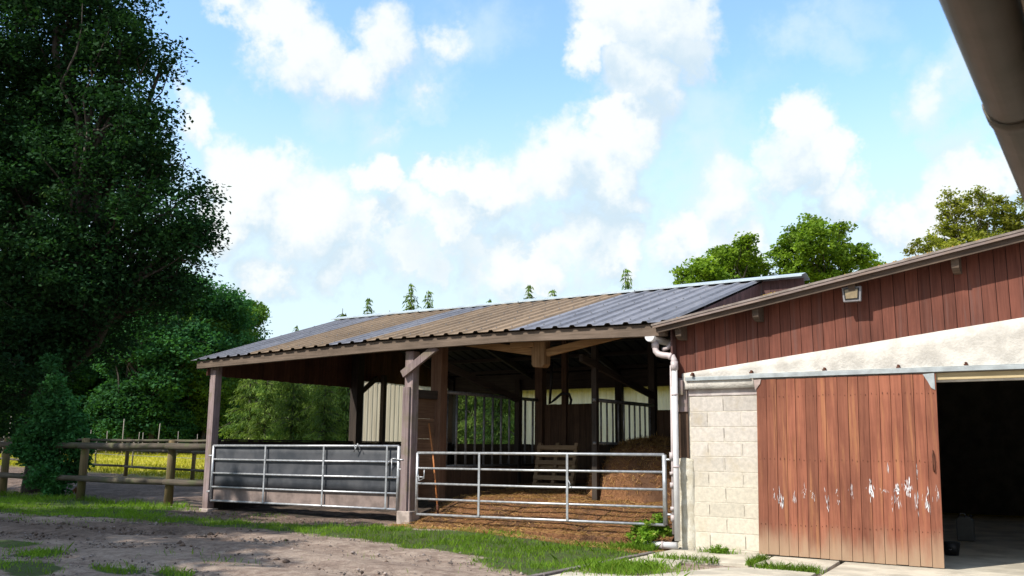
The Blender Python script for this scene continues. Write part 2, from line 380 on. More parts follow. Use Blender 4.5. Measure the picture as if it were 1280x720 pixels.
def ground_material():
    m, t, b = newmat('ground_earth')
    co = objco(t)
    n1 = noise(t, co, 1.4, 6, .62); n2 = noise(t, co, 7, 8, .74, .4); n3 = noise(t, co, 48, 6, .75)
    f = math_(t, 'ADD', math_(t, 'MULTIPLY', n2, .45), math_(t, 'ADD', math_(t, 'MULTIPLY', n1, .3), math_(t, 'MULTIPLY', n3, .25)))
    dirt = mix(t, maprange(t, f, .40, .60), (.215,.15,.117), (.48,.375,.30))
    dirt = mix(t, maprange(t, n3, .60, .72, 0, .6), dirt, (.48,.42,.37))
    mud = mix(t, maprange(t, f, .42, .60), (.095,.064,.049), (.25,.175,.135))
    c = mix(t, attr(t, 'mud'), dirt, mud)
    straw = mix(t, maprange(t, noise(t, co, 24, 5, .7), .3, .7), (.17,.075,.03), (.42,.235,.11))
    c = mix(t, attr(t, 'straw'), c, straw)
    gr = mix(t, maprange(t, n2, .35, .65), (.075,.075,.03), (.07,.13,.022))
    ga = math_(t, 'ADD', attr(t, 'grass'), math_(t, 'MULTIPLY', math_(t, 'SUBTRACT', n2, .5), .9))
    c = mix(t, maprange(t, ga, .45, .75), c, gr)
    me = mix(t, maprange(t, noise(t, co, .35, 5, .6), .35, .65), (.27,.27,.03), (.46,.39,.05))
    c = mix(t, attr(t, 'meadow'), c, me)
    t.links.new(c, b.inputs['Base Color']); b.inputs['Roughness'].default_value = .95
    h = math_(t, 'ADD', n2, math_(t, 'MULTIPLY', n3, .6)); bump(t, b, h, 1.0, .06); return m
m_ground = ground_material()
def straw_material():
    m, t, b = newmat('straw_litter')
    n = noise(t, objco(t), 26, 6, .72, 1.5); big = noise(t, objco(t), 2.0, 4, .6)
    c = mix(t, maprange(t, n, .3, .7), (.115,.046,.020), (.30,.15,.068))
    c = mix(t, maprange(t, big, .45, .62, 0, .75), c, (.085,.045,.027))
    t.links.new(c, b.inputs['Base Color']); b.inputs['Roughness'].default_value = .9
    bump(t, b, n, .9, .04); return m
m_straw = straw_material()
m_strawblade = leafmat('straw_stalks', (.20,.10,.035), (.48,.30,.12), .2)
m_pebble = plain('gravel_pebbles', (.25,.205,.18), .9, 0, .4, 8, .2, tintvar=1.0)

# ------------------------------------------------------------------ ground
def gz(x, y):
    x = np.asarray(x, float); y = np.asarray(y, float)
    z = .13*sstep(-6, -11.5, x)
    far = sstep(15.0, 21.5, y)*.27*sstep(-16, -20, x)
    z = z + far + sstep(21, 80, y)*1.0 + sstep(-24, -60, x)*.35*sstep(10, 20, y)
    return z
def grass_mask(x, y):
    n = vnoise(x, y, 1.1, 3)-.5; n2 = vnoise(x, y, .35, 9)-.5
    lo = np.interp(x, [-34, -26, -20.3, -17, -14.7, -12.1, -9.5, -7.6, -6.3], [11.5, 11.3, 10.8, 11.25, 11.35, 11.4, 11.15, 10.75, 10.1])
    hi = np.interp(x, [-34, -19, -17.6, -16.8, -12, -11.2, -9, -7.6, -6.3], [15, 14.4, 13.6, 12.6, 12.9, 13.75, 14.1, 14.3, 14.6])
    d = np.minimum(y-lo, hi-y) + n*1.5 + n2*.6
    g = sstep(-.45, .60, d)
    # tufts in the near left corner
    for cx, cy, r in ((-12.4, 7.05, .9), (-11.3, 6.3, .9), (-13.6, 7.6, .55), (-9.6, 7.3, .45), (-10.2, 6.9, .6)):
        g = np.maximum(g, sstep(1.0, .35, np.hypot(x-cx, (y-cy)*1.6)/r + n*1.3 + n2*.8))
    g = np.maximum(g, .16*sstep(.52, .72, vnoise(x, y, 1.7, 91)))
    g = np.where(x > -6.35, 0, g)
    g = g*np.where((x > -17.6) & (y > 14.25), 0, 1)
    back = sstep(17.0, 19.5, y + n*2)*sstep(-17.5, -18.5, x)*0
    return np.clip(np.maximum(g, back), 0, 1)
def axis(a, b, step, lo, hi):
    fine = np.arange(a, b+1e-6, step); out = []
    v, s = a, step
    while v > lo: s *= 1.35; v -= s; out.append(v)
    out = out[::-1]; out2 = []; v, s = b, step
    while v < hi: s *= 1.35; v += s; out2.append(v)
    return np.concatenate([out, fine, out2])
gx = axis(-30, -3, .09, -900, 700); gy = axis(3.5, 17, .09, -500, 1500)
X, Y = np.meshgrid(gx, gy); x = X.ravel(); y = Y.ravel()
gm = grass_mask(x, y)
meadow = sstep(20.8, 22.0, y + (x+28)*.09 + (vnoise(x, y, 2.5, 5)-.5)*2.0)*sstep(-17.9, -18.5, np.where(y > 24, -30, x))
mud = np.clip(sstep(.34, .58, vnoise(x, y, 2.2, 21))*sstep(-10, -14, x)*sstep(6.5, 9, y)*.9 + sstep(-17.4, -18, x)*sstep(14.3, 14.9, y)*.75
      + sstep(.9, .25, np.abs(y-13.9))*sstep(-18, -17.2, x)*sstep(-11.6, -12.3, x)*.95 + sstep(14.2, 14.6, y)*sstep(-17.7, -17.3, x)*sstep(-11.6, -12, x)*.9, 0, 1)
straw = sstep(13.4, 14.2, y + (vnoise(x, y, .7, 33)-.5)*1.6)*sstep(-12.4, -11.2, x)*sstep(-6.0, -6.6, x)*np.where(y < 26, 1, 0)
z = gz(x, y)
near = sstep(-34, -28, x)*sstep(20, 15, y)
rut = .05*np.sin((y-8.8 - .08*(x+14))*2*math.pi/1.5)*sstep(11.6, 10.6, y)*sstep(6, 7, y)*sstep(-6.5, -8, x)
z = z + near*((vnoise(x, y, 1.6, 1)-.5)*.10 + (vnoise(x, y, .30, 2, 2)-.5)*(.022 + .045*mud) + rut*(.4+.6*vnoise(x, y, 1.5, 8))*.8)*np.where(x > -6.35, .15, 1)
z = z - np.where(x > -6.2, .03, 0)
ny, nx = X.shape
idx = np.arange(ny*nx).reshape(ny, nx)
F = np.stack([idx[:-1, :-1], idx[:-1, 1:], idx[1:, 1:], idx[1:, :-1]], -1).reshape(-1, 4)
g = link_mesh('ground', np.stack([x, y, z], 1), F, m_ground, None, None, None, True, extra={'grass': gm, 'mud': mud, 'straw': straw, 'meadow': meadow})
tag(g, kind='structure')
def ground_at(px, py):
    return gz(px, py) + sstep(-34, -28, px)*sstep(20, 15, py)*((vnoise(px, py, 1.6, 1)-.5)*.10)*np.where(np.asarray(px) > -6.35, .15, 1)

# concrete apron in front of the block barn (slabs with open joints)
b = MB()
def slab(poly, z1, t): b.prism(poly, 'z', -.12, z1, t)
slab([(-6.2, 13.15), (-6.2, 14.12), (-4.62, 14.12), (-4.55, 13.0), (-5.5, 12.85)], .022, .4)
slab([(-6.2, 9.4), (-6.2, 10.75), (-5.3, 10.95), (-4.75, 12.4), (-4.3, 12.75), (-3.55, 12.6), (-3.3, 9.4)], .018, .55)
slab([(-6.2, 12.0), (-6.2, 13.1), (-5.5, 12.8), (-5.35, 12.25)], .015, .5)
slab([(-4.5, 12.95), (-4.58, 14.12), (-3.62, 14.12), (-3.50, 12.75)], .028, .5)
slab([(-3.55, 14.12), (4, 14.12), (4, 9.4), (-3.22, 9.4), (-3.45, 12.7)], .02, .7)
tag(b.build('concrete_apron', m_concrete, None, bevel=.012), kind='structure')
b = MB()
for k in range(6):
    y0 = 9.6 + k*.66
    b.box(-6.37 + .01*(k % 2), -6.27 + .01*(k % 2), y0, y0+.645, -.05, .035 - .002*k, None)
tag(b.build('kerb', plain('dark_kerb', (.20,.17,.16), .9, 0, .4, 8, .4, tintvar=.4), None, bevel=.01), kind='structure')

# ------------------------------------------------------------------ the open-sided timber barn
XL, XM, XR, YF, YR, YB = -17.64, -11.78, -6.12, 14.2, 18.7, 23.4
ZR = 5.08
barn = thing('open_barn', 'open-sided timber livestock barn with striped blue-grey and tan corrugated roof', 'barn', (-12, 18.7, 0))
ex = np.array([-18.2, -17.8, -13.37, -12.48, -9.91, -8.18, -6.49, -6.0]); ez = np.array([3.525, 3.535, 3.665, 3.69, 3.69, 3.67, 3.64, 3.635])
def eave(x): return float(np.interp(x, ex, ez))
def sheet(x0, x1, y0, y1, zf0, zf1, mats, name, parent, bands=None, per=.345, lift=.034, dz=0.0):
    xs = []; x = x0
    while x < x1-1e-3:
        for o, h in ((0, 0), (.215, 0), (.245, 1), (.315, 1)):
            if x+o <= x1: xs.append((x+o, h))
        x += per
    xs.append((x1, 0))
    rows = np.linspace(0, 1, 7); V = []; T = []; MI = []; F = []
    for r in rows:
        for (xx, h) in xs:
            a = zf0(xx); c = zf1(xx)
            V.append((xx, y0+(y1-y0)*r, a+(c-a)*r + h*lift + dz)); T.append(((int((xx-x0)/(per*3))*37) % 11)/10)
    n = len(xs)
    for i in range(len(rows)-1):
        for k in range(n-1):
            F.append((i*n+k, i*n+k+1, (i+1)*n+k+1, (i+1)*n+k))
            mx = (xs[k][0]+xs[k+1][0])/2; mi = 0
            if bands:
                for (p, q) in bands:
                    if p <= mx <= q: mi = 1
            MI.append(mi)
    o = link_mesh(name, V, F, mats, parent, T, MI)
    s = o.modifiers.new('thick', 'SOLIDIFY'); s.thickness = .006; s.offset = -1 if y1 > y0 else 1; s.material_offset = 2
    return o
BANDS = [(-16.17, -13.75), (-12.7, -9.23)]
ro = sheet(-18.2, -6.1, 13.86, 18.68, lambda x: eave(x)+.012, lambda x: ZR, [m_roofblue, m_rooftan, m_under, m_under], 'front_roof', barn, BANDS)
ro['label'] = 'front roof slope of blue-grey and tan corrugated sheets'
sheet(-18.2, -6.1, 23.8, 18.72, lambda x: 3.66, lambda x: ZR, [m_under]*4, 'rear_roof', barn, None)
b = MB()
for x0, x1 in ((-18.22, -15.1), (-15.12, -12.0), (-12.02, -8.9), (-8.92, -5.2)):
    zz = ZR+.045 + random.uniform(-.006, .006)
    b.add([(x0, 18.42, zz-.045), (x1, 18.42, zz-.045), (x1, 18.7, zz+.04), (x0, 18.7, zz+.04), (x1, 18.98, zz-.045), (x0, 18.98, zz-.045),
           (x0, 18.42, zz-.075), (x1, 18.42, zz-.075), (x0, 18.98, zz-.075), (x1, 18.98, zz-.075)],
          [(0,1,2,3), (3,2,4,5), (6,7,1,0), (5,4,9,8)])
rc = b.build('ridge_cap', m_ridge, ro)
sd = rc.modifiers.new('thick', 'SOLIDIFY'); sd.thickness = .006
b = MB()      # screws in rows
for yy in (14.05, 15.2, 16.35, 17.5):
    for k in range(34):
        xx = -18.2 + .28 + k*.345
        if xx > -6.2: break
        zz = eave(xx)+.012 + (ZR-eave(xx)-.012)*(yy-13.86)/(18.68-13.86) + .034
        b.tube([(xx, yy, zz-.004), (xx, yy, zz+.016)], .013, 6, .5)
b.build('screw', m_steeld, ro)['kind'] = 'stuff'
# fascia / eave beam, in four lengths so it keeps its old sag
def fb(x): return float(np.interp(x, [-18.0, -17.33, -12.3, -9.22, -6.59, -6.2], [3.35, 3.365, 3.475, 3.495, 3.44, 3.43]))
b = MB(); xs = [-18.05, -15.6, -12.4, -9.3, -6.2]
for p, q in zip(xs[:-1], xs[1:]):
    V = []
    for xx in (p, q):
        for yy in (13.93, 14.07): V += [(xx, yy, fb(xx)), (xx, yy, eave(xx)-.012)]
    b.add(V, [(0,1,3,2), (4,6,7,5), (0,4,5,1), (2,3,7,6), (0,2,6,4), (1,5,7,3)], .5+.1*random.random())
b.build('eave_beam', m_beamx, barn)
# front posts
b = MB(); b.box(XL-.10, XL+.09, 14.08, 14.27, .10, 3.40); b.build('post', m_postwood, barn, bevel=.008)
b = MB(); b.box(XL-.02, XL+.20, 14.07, 14.09, 3.30, 3.47); b.build('corner_block', m_beamx, barn)
b = MB(); b.box(-11.86, -11.66, 14.10, 14.30, .34, 3.46); pm = b.build('post', m_postwood, barn, bevel=.008)
b = MB(); b.box(-11.87, -11.70, 14.055, 14.098, .34, 2.75); b.build('plank', m_postwood, barn, bevel=.004)
b = MB(); b.box(-11.93, -11.60, 14.04, 14.36, -.05, .37); b.build('footing', m_footing, pm, bevel=.02)
b = MB(); b.box(XL-.16, XL+.15, 14.05, 14.35, -.05, .17); b.build('footing', m_footing, barn, bevel=.02)
b = MB(); b.bar((-11.86, 14.03, 3.0), (-11.02, 14.03, 3.50), .07, .15); b.build('brace', m_postwood, barn, bevel=.006)
b = MB(); b.box(XM-.14, XM+.13, 15.0, 15.22, .5, 3.85); b.build('post', wood('front_brown_post', (.10,.05,.03), (.24,.135,.085), 'z', .4), barn, bevel=.008)
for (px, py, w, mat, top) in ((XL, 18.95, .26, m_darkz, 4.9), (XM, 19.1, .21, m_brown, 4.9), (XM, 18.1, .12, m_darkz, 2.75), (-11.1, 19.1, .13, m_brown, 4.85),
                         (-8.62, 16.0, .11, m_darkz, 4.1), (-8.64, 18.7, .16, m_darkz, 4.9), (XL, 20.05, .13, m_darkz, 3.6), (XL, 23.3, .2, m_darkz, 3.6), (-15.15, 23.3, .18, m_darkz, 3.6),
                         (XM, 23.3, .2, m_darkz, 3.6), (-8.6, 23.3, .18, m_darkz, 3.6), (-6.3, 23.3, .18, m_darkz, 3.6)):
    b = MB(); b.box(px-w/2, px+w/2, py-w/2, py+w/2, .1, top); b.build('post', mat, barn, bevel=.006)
# hanging block with raw braces behind the fascia
b = MB(); b.prism([(-9.15, 3.56), (-9.15, 3.12), (-9.11, 3.07), (-8.92, 3.06), (-8.87, 3.12), (-8.87, 3.56)], 'y', 14.5, 14.72); b.build('hanging_post', wood('raw_post', (.15,.08,.035), (.33,.20,.10), 'z', .2), barn, bevel=.008)
for p, q in (((-9.15, 14.6, 3.36), (-10.95, 14.6, 3.66)), ((-8.87, 14.6, 3.33), (-7.15, 14.6, 3.62)), ((-9.62, 14.52, 3.50), (-9.1, 14.52, 3.52))):
    b = MB(); b.bar(p, q, .08, .14); b.build('brace', m_beamraw, barn, bevel=.006)
# rafters, purlins, lintels
for xx in (XL+.06, -14.7, XM, -8.75, -6.3):
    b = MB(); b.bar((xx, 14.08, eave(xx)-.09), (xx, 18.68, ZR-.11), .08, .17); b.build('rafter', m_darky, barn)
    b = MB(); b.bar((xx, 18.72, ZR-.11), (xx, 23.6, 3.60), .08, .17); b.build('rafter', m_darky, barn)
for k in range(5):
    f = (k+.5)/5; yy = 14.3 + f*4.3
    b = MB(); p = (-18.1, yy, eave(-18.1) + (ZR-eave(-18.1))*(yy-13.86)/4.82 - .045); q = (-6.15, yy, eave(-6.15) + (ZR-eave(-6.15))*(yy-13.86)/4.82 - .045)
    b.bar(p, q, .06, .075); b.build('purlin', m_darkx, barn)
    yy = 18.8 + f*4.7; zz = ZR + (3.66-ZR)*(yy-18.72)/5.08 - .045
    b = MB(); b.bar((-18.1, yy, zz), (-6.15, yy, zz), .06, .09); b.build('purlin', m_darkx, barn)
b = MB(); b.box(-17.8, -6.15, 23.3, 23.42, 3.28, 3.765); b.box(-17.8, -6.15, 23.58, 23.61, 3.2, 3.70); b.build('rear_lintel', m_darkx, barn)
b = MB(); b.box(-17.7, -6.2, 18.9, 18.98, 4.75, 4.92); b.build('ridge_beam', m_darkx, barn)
b = MB(); b.bar((XM, 15.15, 3.3), (XM, 18.15, 2.68), .09, .14); b.build('brace', m_darky, barn)
b = MB(); b.bar((-8.6, 15.4, 3.3), (-8.6, 18.7, 2.72), .08, .13); b.build('brace', m_darky, barn)
b = MB(); b.bar((XL, 19.1, 3.05), (XL, 19.75, 3.5), .08, .12); b.build('brace', m_darky, barn)
b = MB(); b.bar((-6.45, 23.3, 2.95), (-7.2, 23.3, 3.42), .08, .12); b.build('brace', m_darky, barn)
# boarding of the left gable (hangs down to 3.2 m) and of the right gable
def gable(xc, th, y0, y1, zb, name, mat, step=.17):
    b = MB(); yy = y0
    while yy < y1-.02:
        y2 = min(yy+step, y1); za, zc = [(eave(xc)-.03 + (ZR-eave(xc))*(q-13.86)/4.82 if q < 18.7 else ZR + (3.66-ZR)*(q-18.72)/5.08) - .02 for q in (yy, y2)]
        zl = zb(yy)+random.uniform(-.008, .008)
        b.add([(xc-th/2, yy+.003, zl), (xc+th/2, yy+.003, zl), (xc+th/2, y2-.003, zl), (xc-th/2, y2-.003, zl),
               (xc-th/2, yy+.003, za), (xc+th/2, yy+.003, za), (xc+th/2, y2-.003, zc), (xc-th/2, y2-.003, zc)],
              [(0,1,2,3), (7,6,5,4), (0,4,5,1), (1,5,6,2), (2,6,7,3), (3,7,4,0)])
        yy = y2
    return b.build(name, mat, barn)
gable(XL-.12, .025, 14.0, 23.5, lambda y: 3.18 if y < 19 else 3.4, 'gable_boarding', m_gable)
gable(-6.12, .03, 14.0, 23.5, lambda y: 2.6, 'gable_boarding', m_redsh)
b = MB()
for k in range(5): b.box(-6.08 + k*.175, -6.08+.17+k*.175, 18.60, 18.62, 3.3, 5.04)
b.build('end_boarding', m_redsh, barn)
# pale translucent sheeting on the left and rear, dark boards below
def clad(axis_, a0, a1, c, zb, zt):
    V = []; F = []; n = 0; a = a0
    pts = []
    while a < a1:
        for o, h in ((0, 0), (.10, 0), (.12, 1), (.16, 1), (.18, 0)):
            if a+o < a1: pts.append((a+o, h))
        a += .19
    for (p, h) in pts:
        for zz in (zb, zt):
            V.append((c+.009*h, p, zz) if axis_ == 'y' else (p, c+.009*h, zz))
    F = [(2*i, 2*i+2, 2*i+3, 2*i+1) for i in range(len(pts)-1)]
    return link_mesh('sheet_cladding', V, F, m_clad, barn, [.5]*len(V))
clad('y', 19.05, 23.35, XL-.12, 1.62, 3.5)
clad('x', -15.2, -6.2, 23.36, 1.62, 3.4)
def planks_y(name, x, y0, y1, z0, z1, mat, step=.16, th=.03):
    b = MB(); yy = y0
    while yy < y1-.01: b.box(x-th/2, x+th/2, yy+.002, min(yy+step, y1)-.002, z0, z1+random.uniform(-.006, .006)); yy += step
    return b.build(name, mat, barn)
def planks_x(name, y, x0, x1, z0, z1, mat, step=.16, th=.03):
    b = MB(); xx = x0
    while xx < x1-.01: b.box(xx+.002, min(xx+step, x1)-.002, y-th/2, y+th/2, z0, z1+random.uniform(-.006, .006)); xx += step
    return b.build(name, mat, barn)
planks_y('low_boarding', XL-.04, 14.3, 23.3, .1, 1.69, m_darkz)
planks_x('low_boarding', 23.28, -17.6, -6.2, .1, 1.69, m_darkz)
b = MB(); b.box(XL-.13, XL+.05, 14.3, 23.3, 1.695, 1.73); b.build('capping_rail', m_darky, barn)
# partition between the stalls
planks_y('partition_boards', XM+.02, 15.23, 19.0, .35, 1.16, m_brown)
b = MB()
for zz in (.75, 1.15, 1.55, 1.95, 2.35): b.box(XM-.06, XM-.02, 14.3, 15.02, zz-.198, zz+.198)
b.build('partition_boards', wood('stall_boards', (.09,.05,.03), (.22,.13,.08), 'y', .5), barn, bevel=.004)
b = MB(); b.box(XM-.08, XM+.05, 14.3, 15.0, 2.55, 2.72); b.build('rail', m_darky, barn)
def bars(x, ys, z0, z1, r, rail):
    b = MB(); b.bar((x, ys[0]-.3, rail), (x, ys[-1]+.2, rail), .06, .07, .3)
    b.bar((x, ys[0]-.3, z0+.03), (x, ys[-1]+.2, z0+.03), .05, .05, .3)
    for yy in ys: b.tube([(x, yy, z0), (x, yy, z1)], r, 8)
    return b.build('bar_grille', m_steeld, barn, smooth=True)
bars(XM, [15.39+.335*k for k in range(11)], 1.17, 2.70, .026, 2.72)
bars(-8.6, [16.2+.25*k for k in range(10)], 1.66, 2.50, .02, 2.52)
planks_y('low_boarding', -8.6, 16.1, 18.6, .4, 1.66, m_darkz)
planks_x('partition_boards', 19.1, -11.66, -10.25, .4, 2.62, m_brown)
planks_x('partition_boards', 18.7, -8.55, -6.2, .4, 2.42, m_brown)
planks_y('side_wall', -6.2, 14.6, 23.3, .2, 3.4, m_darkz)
b = MB(); b.box(-17.45, -15.3, 14.2, 14.22, .1, .2); 

# litter floor of the barn
def floor_z(x, y):
    return .14 + .46*sstep(13.9, 15.5, y)*sstep(-12.6, -11.3, x) + .25*sstep(15.3, 19, y) + (vnoise(x, y, .5, 41)-.5)*.12*sstep(13.9, 14.8, y)
fx = np.arange(-17.55, -6.2, .1); fy = np.arange(13.95, 23.3, .1); X, Y = np.meshgrid(fx, fy); x = X.ravel(); y = Y.ravel()
idx = np.arange(x.size).reshape(X.shape); F = np.stack([idx[:-1, :-1], idx[:-1, 1:], idx[1:, 1:], idx[1:, :-1]], -1).reshape(-1, 4)
zf = floor_z(x, y) - .25*sstep(14.2, 13.95, y)
m_dung = plain('trodden_mud_floor', (.085,.062,.048), .95, 0, .5, 5, .7, (.035,.027,.022), bdist=.04)
fm = np.where((x[F].mean(1) < XM), 1, 0)
tag(link_mesh('barn_floor', np.stack([x, y, zf], 1), F, [m_straw, m_dung], None, None, fm, True), kind='structure')

# ------------------------------------------------------------------ the block barn with sliding door
blk = thing('block_barn', 'low concrete-block barn with dark red board gable and sliding plank door', 'barn', (-2, 17, 0))
def verge_z(x): return 3.60 + (x+6.32)*.1705
def board_bot(x): return 2.75 + (x+6.07)*.1175
YW = 14.2
# core walls
b = MB()
b.box(-6.05, -2.28, YW, YW+.22, -.05, 2.62, .5); b.build('wall', m_mortar, blk)
b = MB(); b.box(3.0, 8.2, YW, YW+.22, -.05, 2.62, .5); b.build('wall', m_mortar, blk)
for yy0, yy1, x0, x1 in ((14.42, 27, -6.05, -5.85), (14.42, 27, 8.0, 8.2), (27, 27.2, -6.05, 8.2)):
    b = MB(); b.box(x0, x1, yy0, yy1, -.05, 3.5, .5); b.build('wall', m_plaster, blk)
b = MB(); b.add([(-6, 14.3, -.005), (8.1, 14.3, -.005), (8.1, 27, -.005), (-6, 27, -.005)], [(0,1,2,3)], .3)
tag(b.build('barn_interior_floor', m_concrete), kind='structure')
# blocks
rows = [2.43, 2.187, 1.945, 1.71, 1.475, 1.24, 1.005, .765, .54, .305, .06]
b = MB()
for i in range(len(rows)-1):
    zt, zb = rows[i], rows[i+1]
    js = [-5.34] if i % 2 == 0 else [-5.615, -5.045]
    js = [-5.90] + [j+random.uniform(-.02, .02) for j in js] + [-4.45]
    for p, q in zip(js[:-1], js[1:]):
        dy = random.uniform(0, .004)
        b.box(p+.004, q-.004, YW-.0035-dy*.5, YW+.05, zb+.004+random.uniform(0, .005), zt-.004-random.uniform(0, .004))
b.box(-5.88, -4.45, YW-.012, YW+.05, -.06, .05, .2)
b.build('blockwork', m_block, blk, bevel=.004)
cr = MB()      # dark strips on the face, painting the shade in mortar cracks
for i in range(len(rows)-1):
    for j in ([-5.34] if i % 2 == 0 else [-5.615, -5.045]):
        if random.random() < .75: cr.box(j-.0025, j+.0025, YW-.006, YW-.001, rows[i+1]+random.uniform(.01, .08), rows[i]-random.uniform(.01, .05), .5)
cr.build('mortar_crack_shade', plain('crack_shadow', (.10,.085,.07), .95, 0, .3, 20, 0), blk)['kind'] = 'stuff'
# render: smooth strip under the track, sloping lintel above, rough pier at the corner
b = MB(); b.box(-5.93, -4.45, YW-.016, YW+.02, 2.44, 2.625, .5); b.build('render_strip', m_lintelrender, blk, bevel=.01)
n = 60; V = []; F = []
for i in range(n+1):
    xx = -6.0 + i*(9.6/n)
    for k in range(5):
        zz = 2.55 + (board_bot(xx)+.05-2.55)*k/4
        V.append((xx, YW-.022-.012*float(vnoise(xx*1.0, zz, .35, 77)), zz))
for i in range(n):
    for k in range(4): F.append((i*5+k, i*5+5+k, i*5+6+k, i*5+k+1))
lr = link_mesh('render_band', V, F, m_render, blk, None, None, True); s_ = lr.modifiers.new('thick', 'SOLIDIFY'); s_.thickness = .05; s_.offset = 1
b = MB(); nz = 24
V = []; F = []; ring = 10
for i in range(nz+1):
    zz = -.06 + i*1.52/nz
    for k in range(ring):
        a = math.pi*(k/(ring-1)); rx = .13 + .05*float(vnoise(zz, k*.7, .3, 5)); ry = .035 + .07*float(vnoise(zz, k*.5+9, .22, 6))
        fl = 1.0 if zz > .2 else 1.0+.3*(.2-zz)
        V.append((-6.01 - math.cos(a)*rx*fl, YW+.02 - math.sin(a)*ry*fl, zz - (.0 if i < nz else .03*abs(math.cos(a)))))
for i in range(nz):
    for k in range(ring-1): F.append((i*ring+k, i*ring+k+1, (i+1)*ring+k+1, (i+1)*ring+k))
F.append(tuple(range(nz*ring, (nz+1)*ring)))
link_mesh('render_pier', V, F, plain('crumbling_render', (.74,.70,.60), .95, 0, .3, 9, 1.0, (.58,.52,.40), bdist=.03), blk, [.5]*len(V), None, True)
b = MB(); b.box(-6.10, -5.93, YW-.06, YW, 2.19, 2.74); b.build('corner_timber_and_slot', m_postwood, blk, bevel=.006)
b = MB(); b.box(-6.08, -5.97, YW-.13, YW-.065, 2.46, 2.70); b.build('corner_timber_and_slot', m_postwood, blk, bevel=.006)
b = MB(); b.box(-6.09, -5.93, YW-.03, YW+.02, 1.40, 2.19); b.build('corner_timber_and_slot', m_brown, blk)  # dark panel painting the shade of an open slot
# red boards of the gable
b = MB(); xx = -6.10
while xx < 8.3:
    w = random.uniform(.155, .185)
    zt0, zt1 = [min(verge_z(q), verge_z(1.1)-(q-1.1)*.17 if q > 1.1 else 99)-.03 for q in (xx, xx+w)]
    yy = YW-.05-random.uniform(0, .006)
    zb = board_bot(min(xx, 3)) + random.uniform(-.006, .006)
    b.add([(xx+.004, yy, zb), (xx+w-.004, yy, zb+w*.117), (xx+w-.004, yy+.022, zb+w*.117), (xx+.004, yy+.022, zb),
           (xx+.004, yy, zt0), (xx+w-.004, yy, zt1), (xx+w-.004, yy+.022, zt1), (xx+.004, yy+.022, zt0)],
          [(0,1,2,3), (7,6,5,4), (0,4,5,1), (1,5,6,2), (2,6,7,3), (3,7,4,0)])
    xx += w
b.build('gable_cladding', m_red, blk)
b = MB(); b.add([(-6.08, YW-.02, 2.62), (8.2, YW-.02, 2.62), (8.2, YW-.02, 3.6), (1.1, YW-.02, 4.8), (-6.08, YW-.02, 3.6)], [(0,1,2,3,4)], .2); b.build('gable_backing', m_black, blk)
# roof with verge
b = MB()
for (xa, xb) in ((-6.36, 1.1), (1.1, 8.5)):
    za, zb = (verge_z(xa), verge_z(1.1)) if xa < 0 else (verge_z(1.1), verge_z(1.1)-(8.5-1.1)*.17)
    b.add([(xa, 13.74, za-.02), (xb, 13.74, zb-.02), (xb, 27.3, zb-.02), (xa, 27.3, za-.02), (xa, 13.74, za+.012), (xb, 13.74, zb+.012), (xb, 27.3, zb+.012), (xa, 27.3, za+.012)],
          [(0,3,2,1), (4,5,6,7), (0,1,5,4), (1,2,6,5), (2,3,7,6), (3,0,4,7)])
br = b.build('roof', plain('old_roof_sheet', (.25,.21,.19), .85, 0, .4, 7, .4, (.17,.14,.12)), blk)
b = MB()
for (xa, xb) in ((-6.34, -3.9), (-3.9, -1.2), (-1.2, 1.1)):
    b.bar((xa, 13.765, verge_z(xa)-.042), (xb, 13.765, verge_z(xb)-.042), .03, .038)
b.bar((1.1, 13.765, verge_z(1.1)-.042), (8.5, 13.765, verge_z(1.1)-7.4*.17-.042), .03, .038)
b.build('verge_board', m_vergetop, blk)
b = MB()
for (xa, xb) in ((-6.30, -2.9), (-2.9, 1.1)): b.bar((xa, 13.82, verge_z(xa)-.10), (xb, 13.82, verge_z(xb)-.10), .03, .085)
b.build('underside_shade_strip', m_verge, blk)  # added dark strip, stands in for the shaded underside of the overhang
b = MB()      # underside boards of the overhang
for k in range(4):
    y0 = 13.79 + k*.095
    b.bar((-6.33, y0+.045, verge_z(-6.33)-.034), (1.1, y0+.045, verge_z(1.1)-.034), .088, .02)
b.build('soffit', m_verge, blk)
for px, sc in ((-4.66, 1), (-3.20, 1), (-1.80, 1), (-.3, 1), (-5.95, 1.0)):
    zt = verge_z(px)-.05; sc *= 1.75; b = MB()
    b.prism([(14.15, zt-.15*sc), (13.98, zt-.15*sc), (13.89, zt-.12*sc), (13.86, zt-.05), (13.86, zt), (14.15, zt)], 'x', px-.05, px+.05)
    b.build('purlin_end', m_verge, blk, bevel=.006)
b = MB(); V = []     # moss cushions along the verge
for k in range(60):
    xx = random.choice([random.gauss(-2.0, .35), random.gauss(-2.0, .35), random.uniform(-6, 1), random.gauss(-4.45, .06)]); r_ = random.uniform(.005, .017)
    zz = verge_z(xx)+.008; pts = []
    b.tube([(xx-r_*1.6, 13.76, zz), (xx, 13.76, zz+r_*.5), (xx+r_*1.6, 13.76, zz)], [r_*.3, r_, r_*.3], 6)
b.build('moss', plain('orange_moss', (.40,.22,.03), .95, 0, .5, 20, .5, (.14,.13,.03)), br, smooth=True)['kind'] = 'stuff'
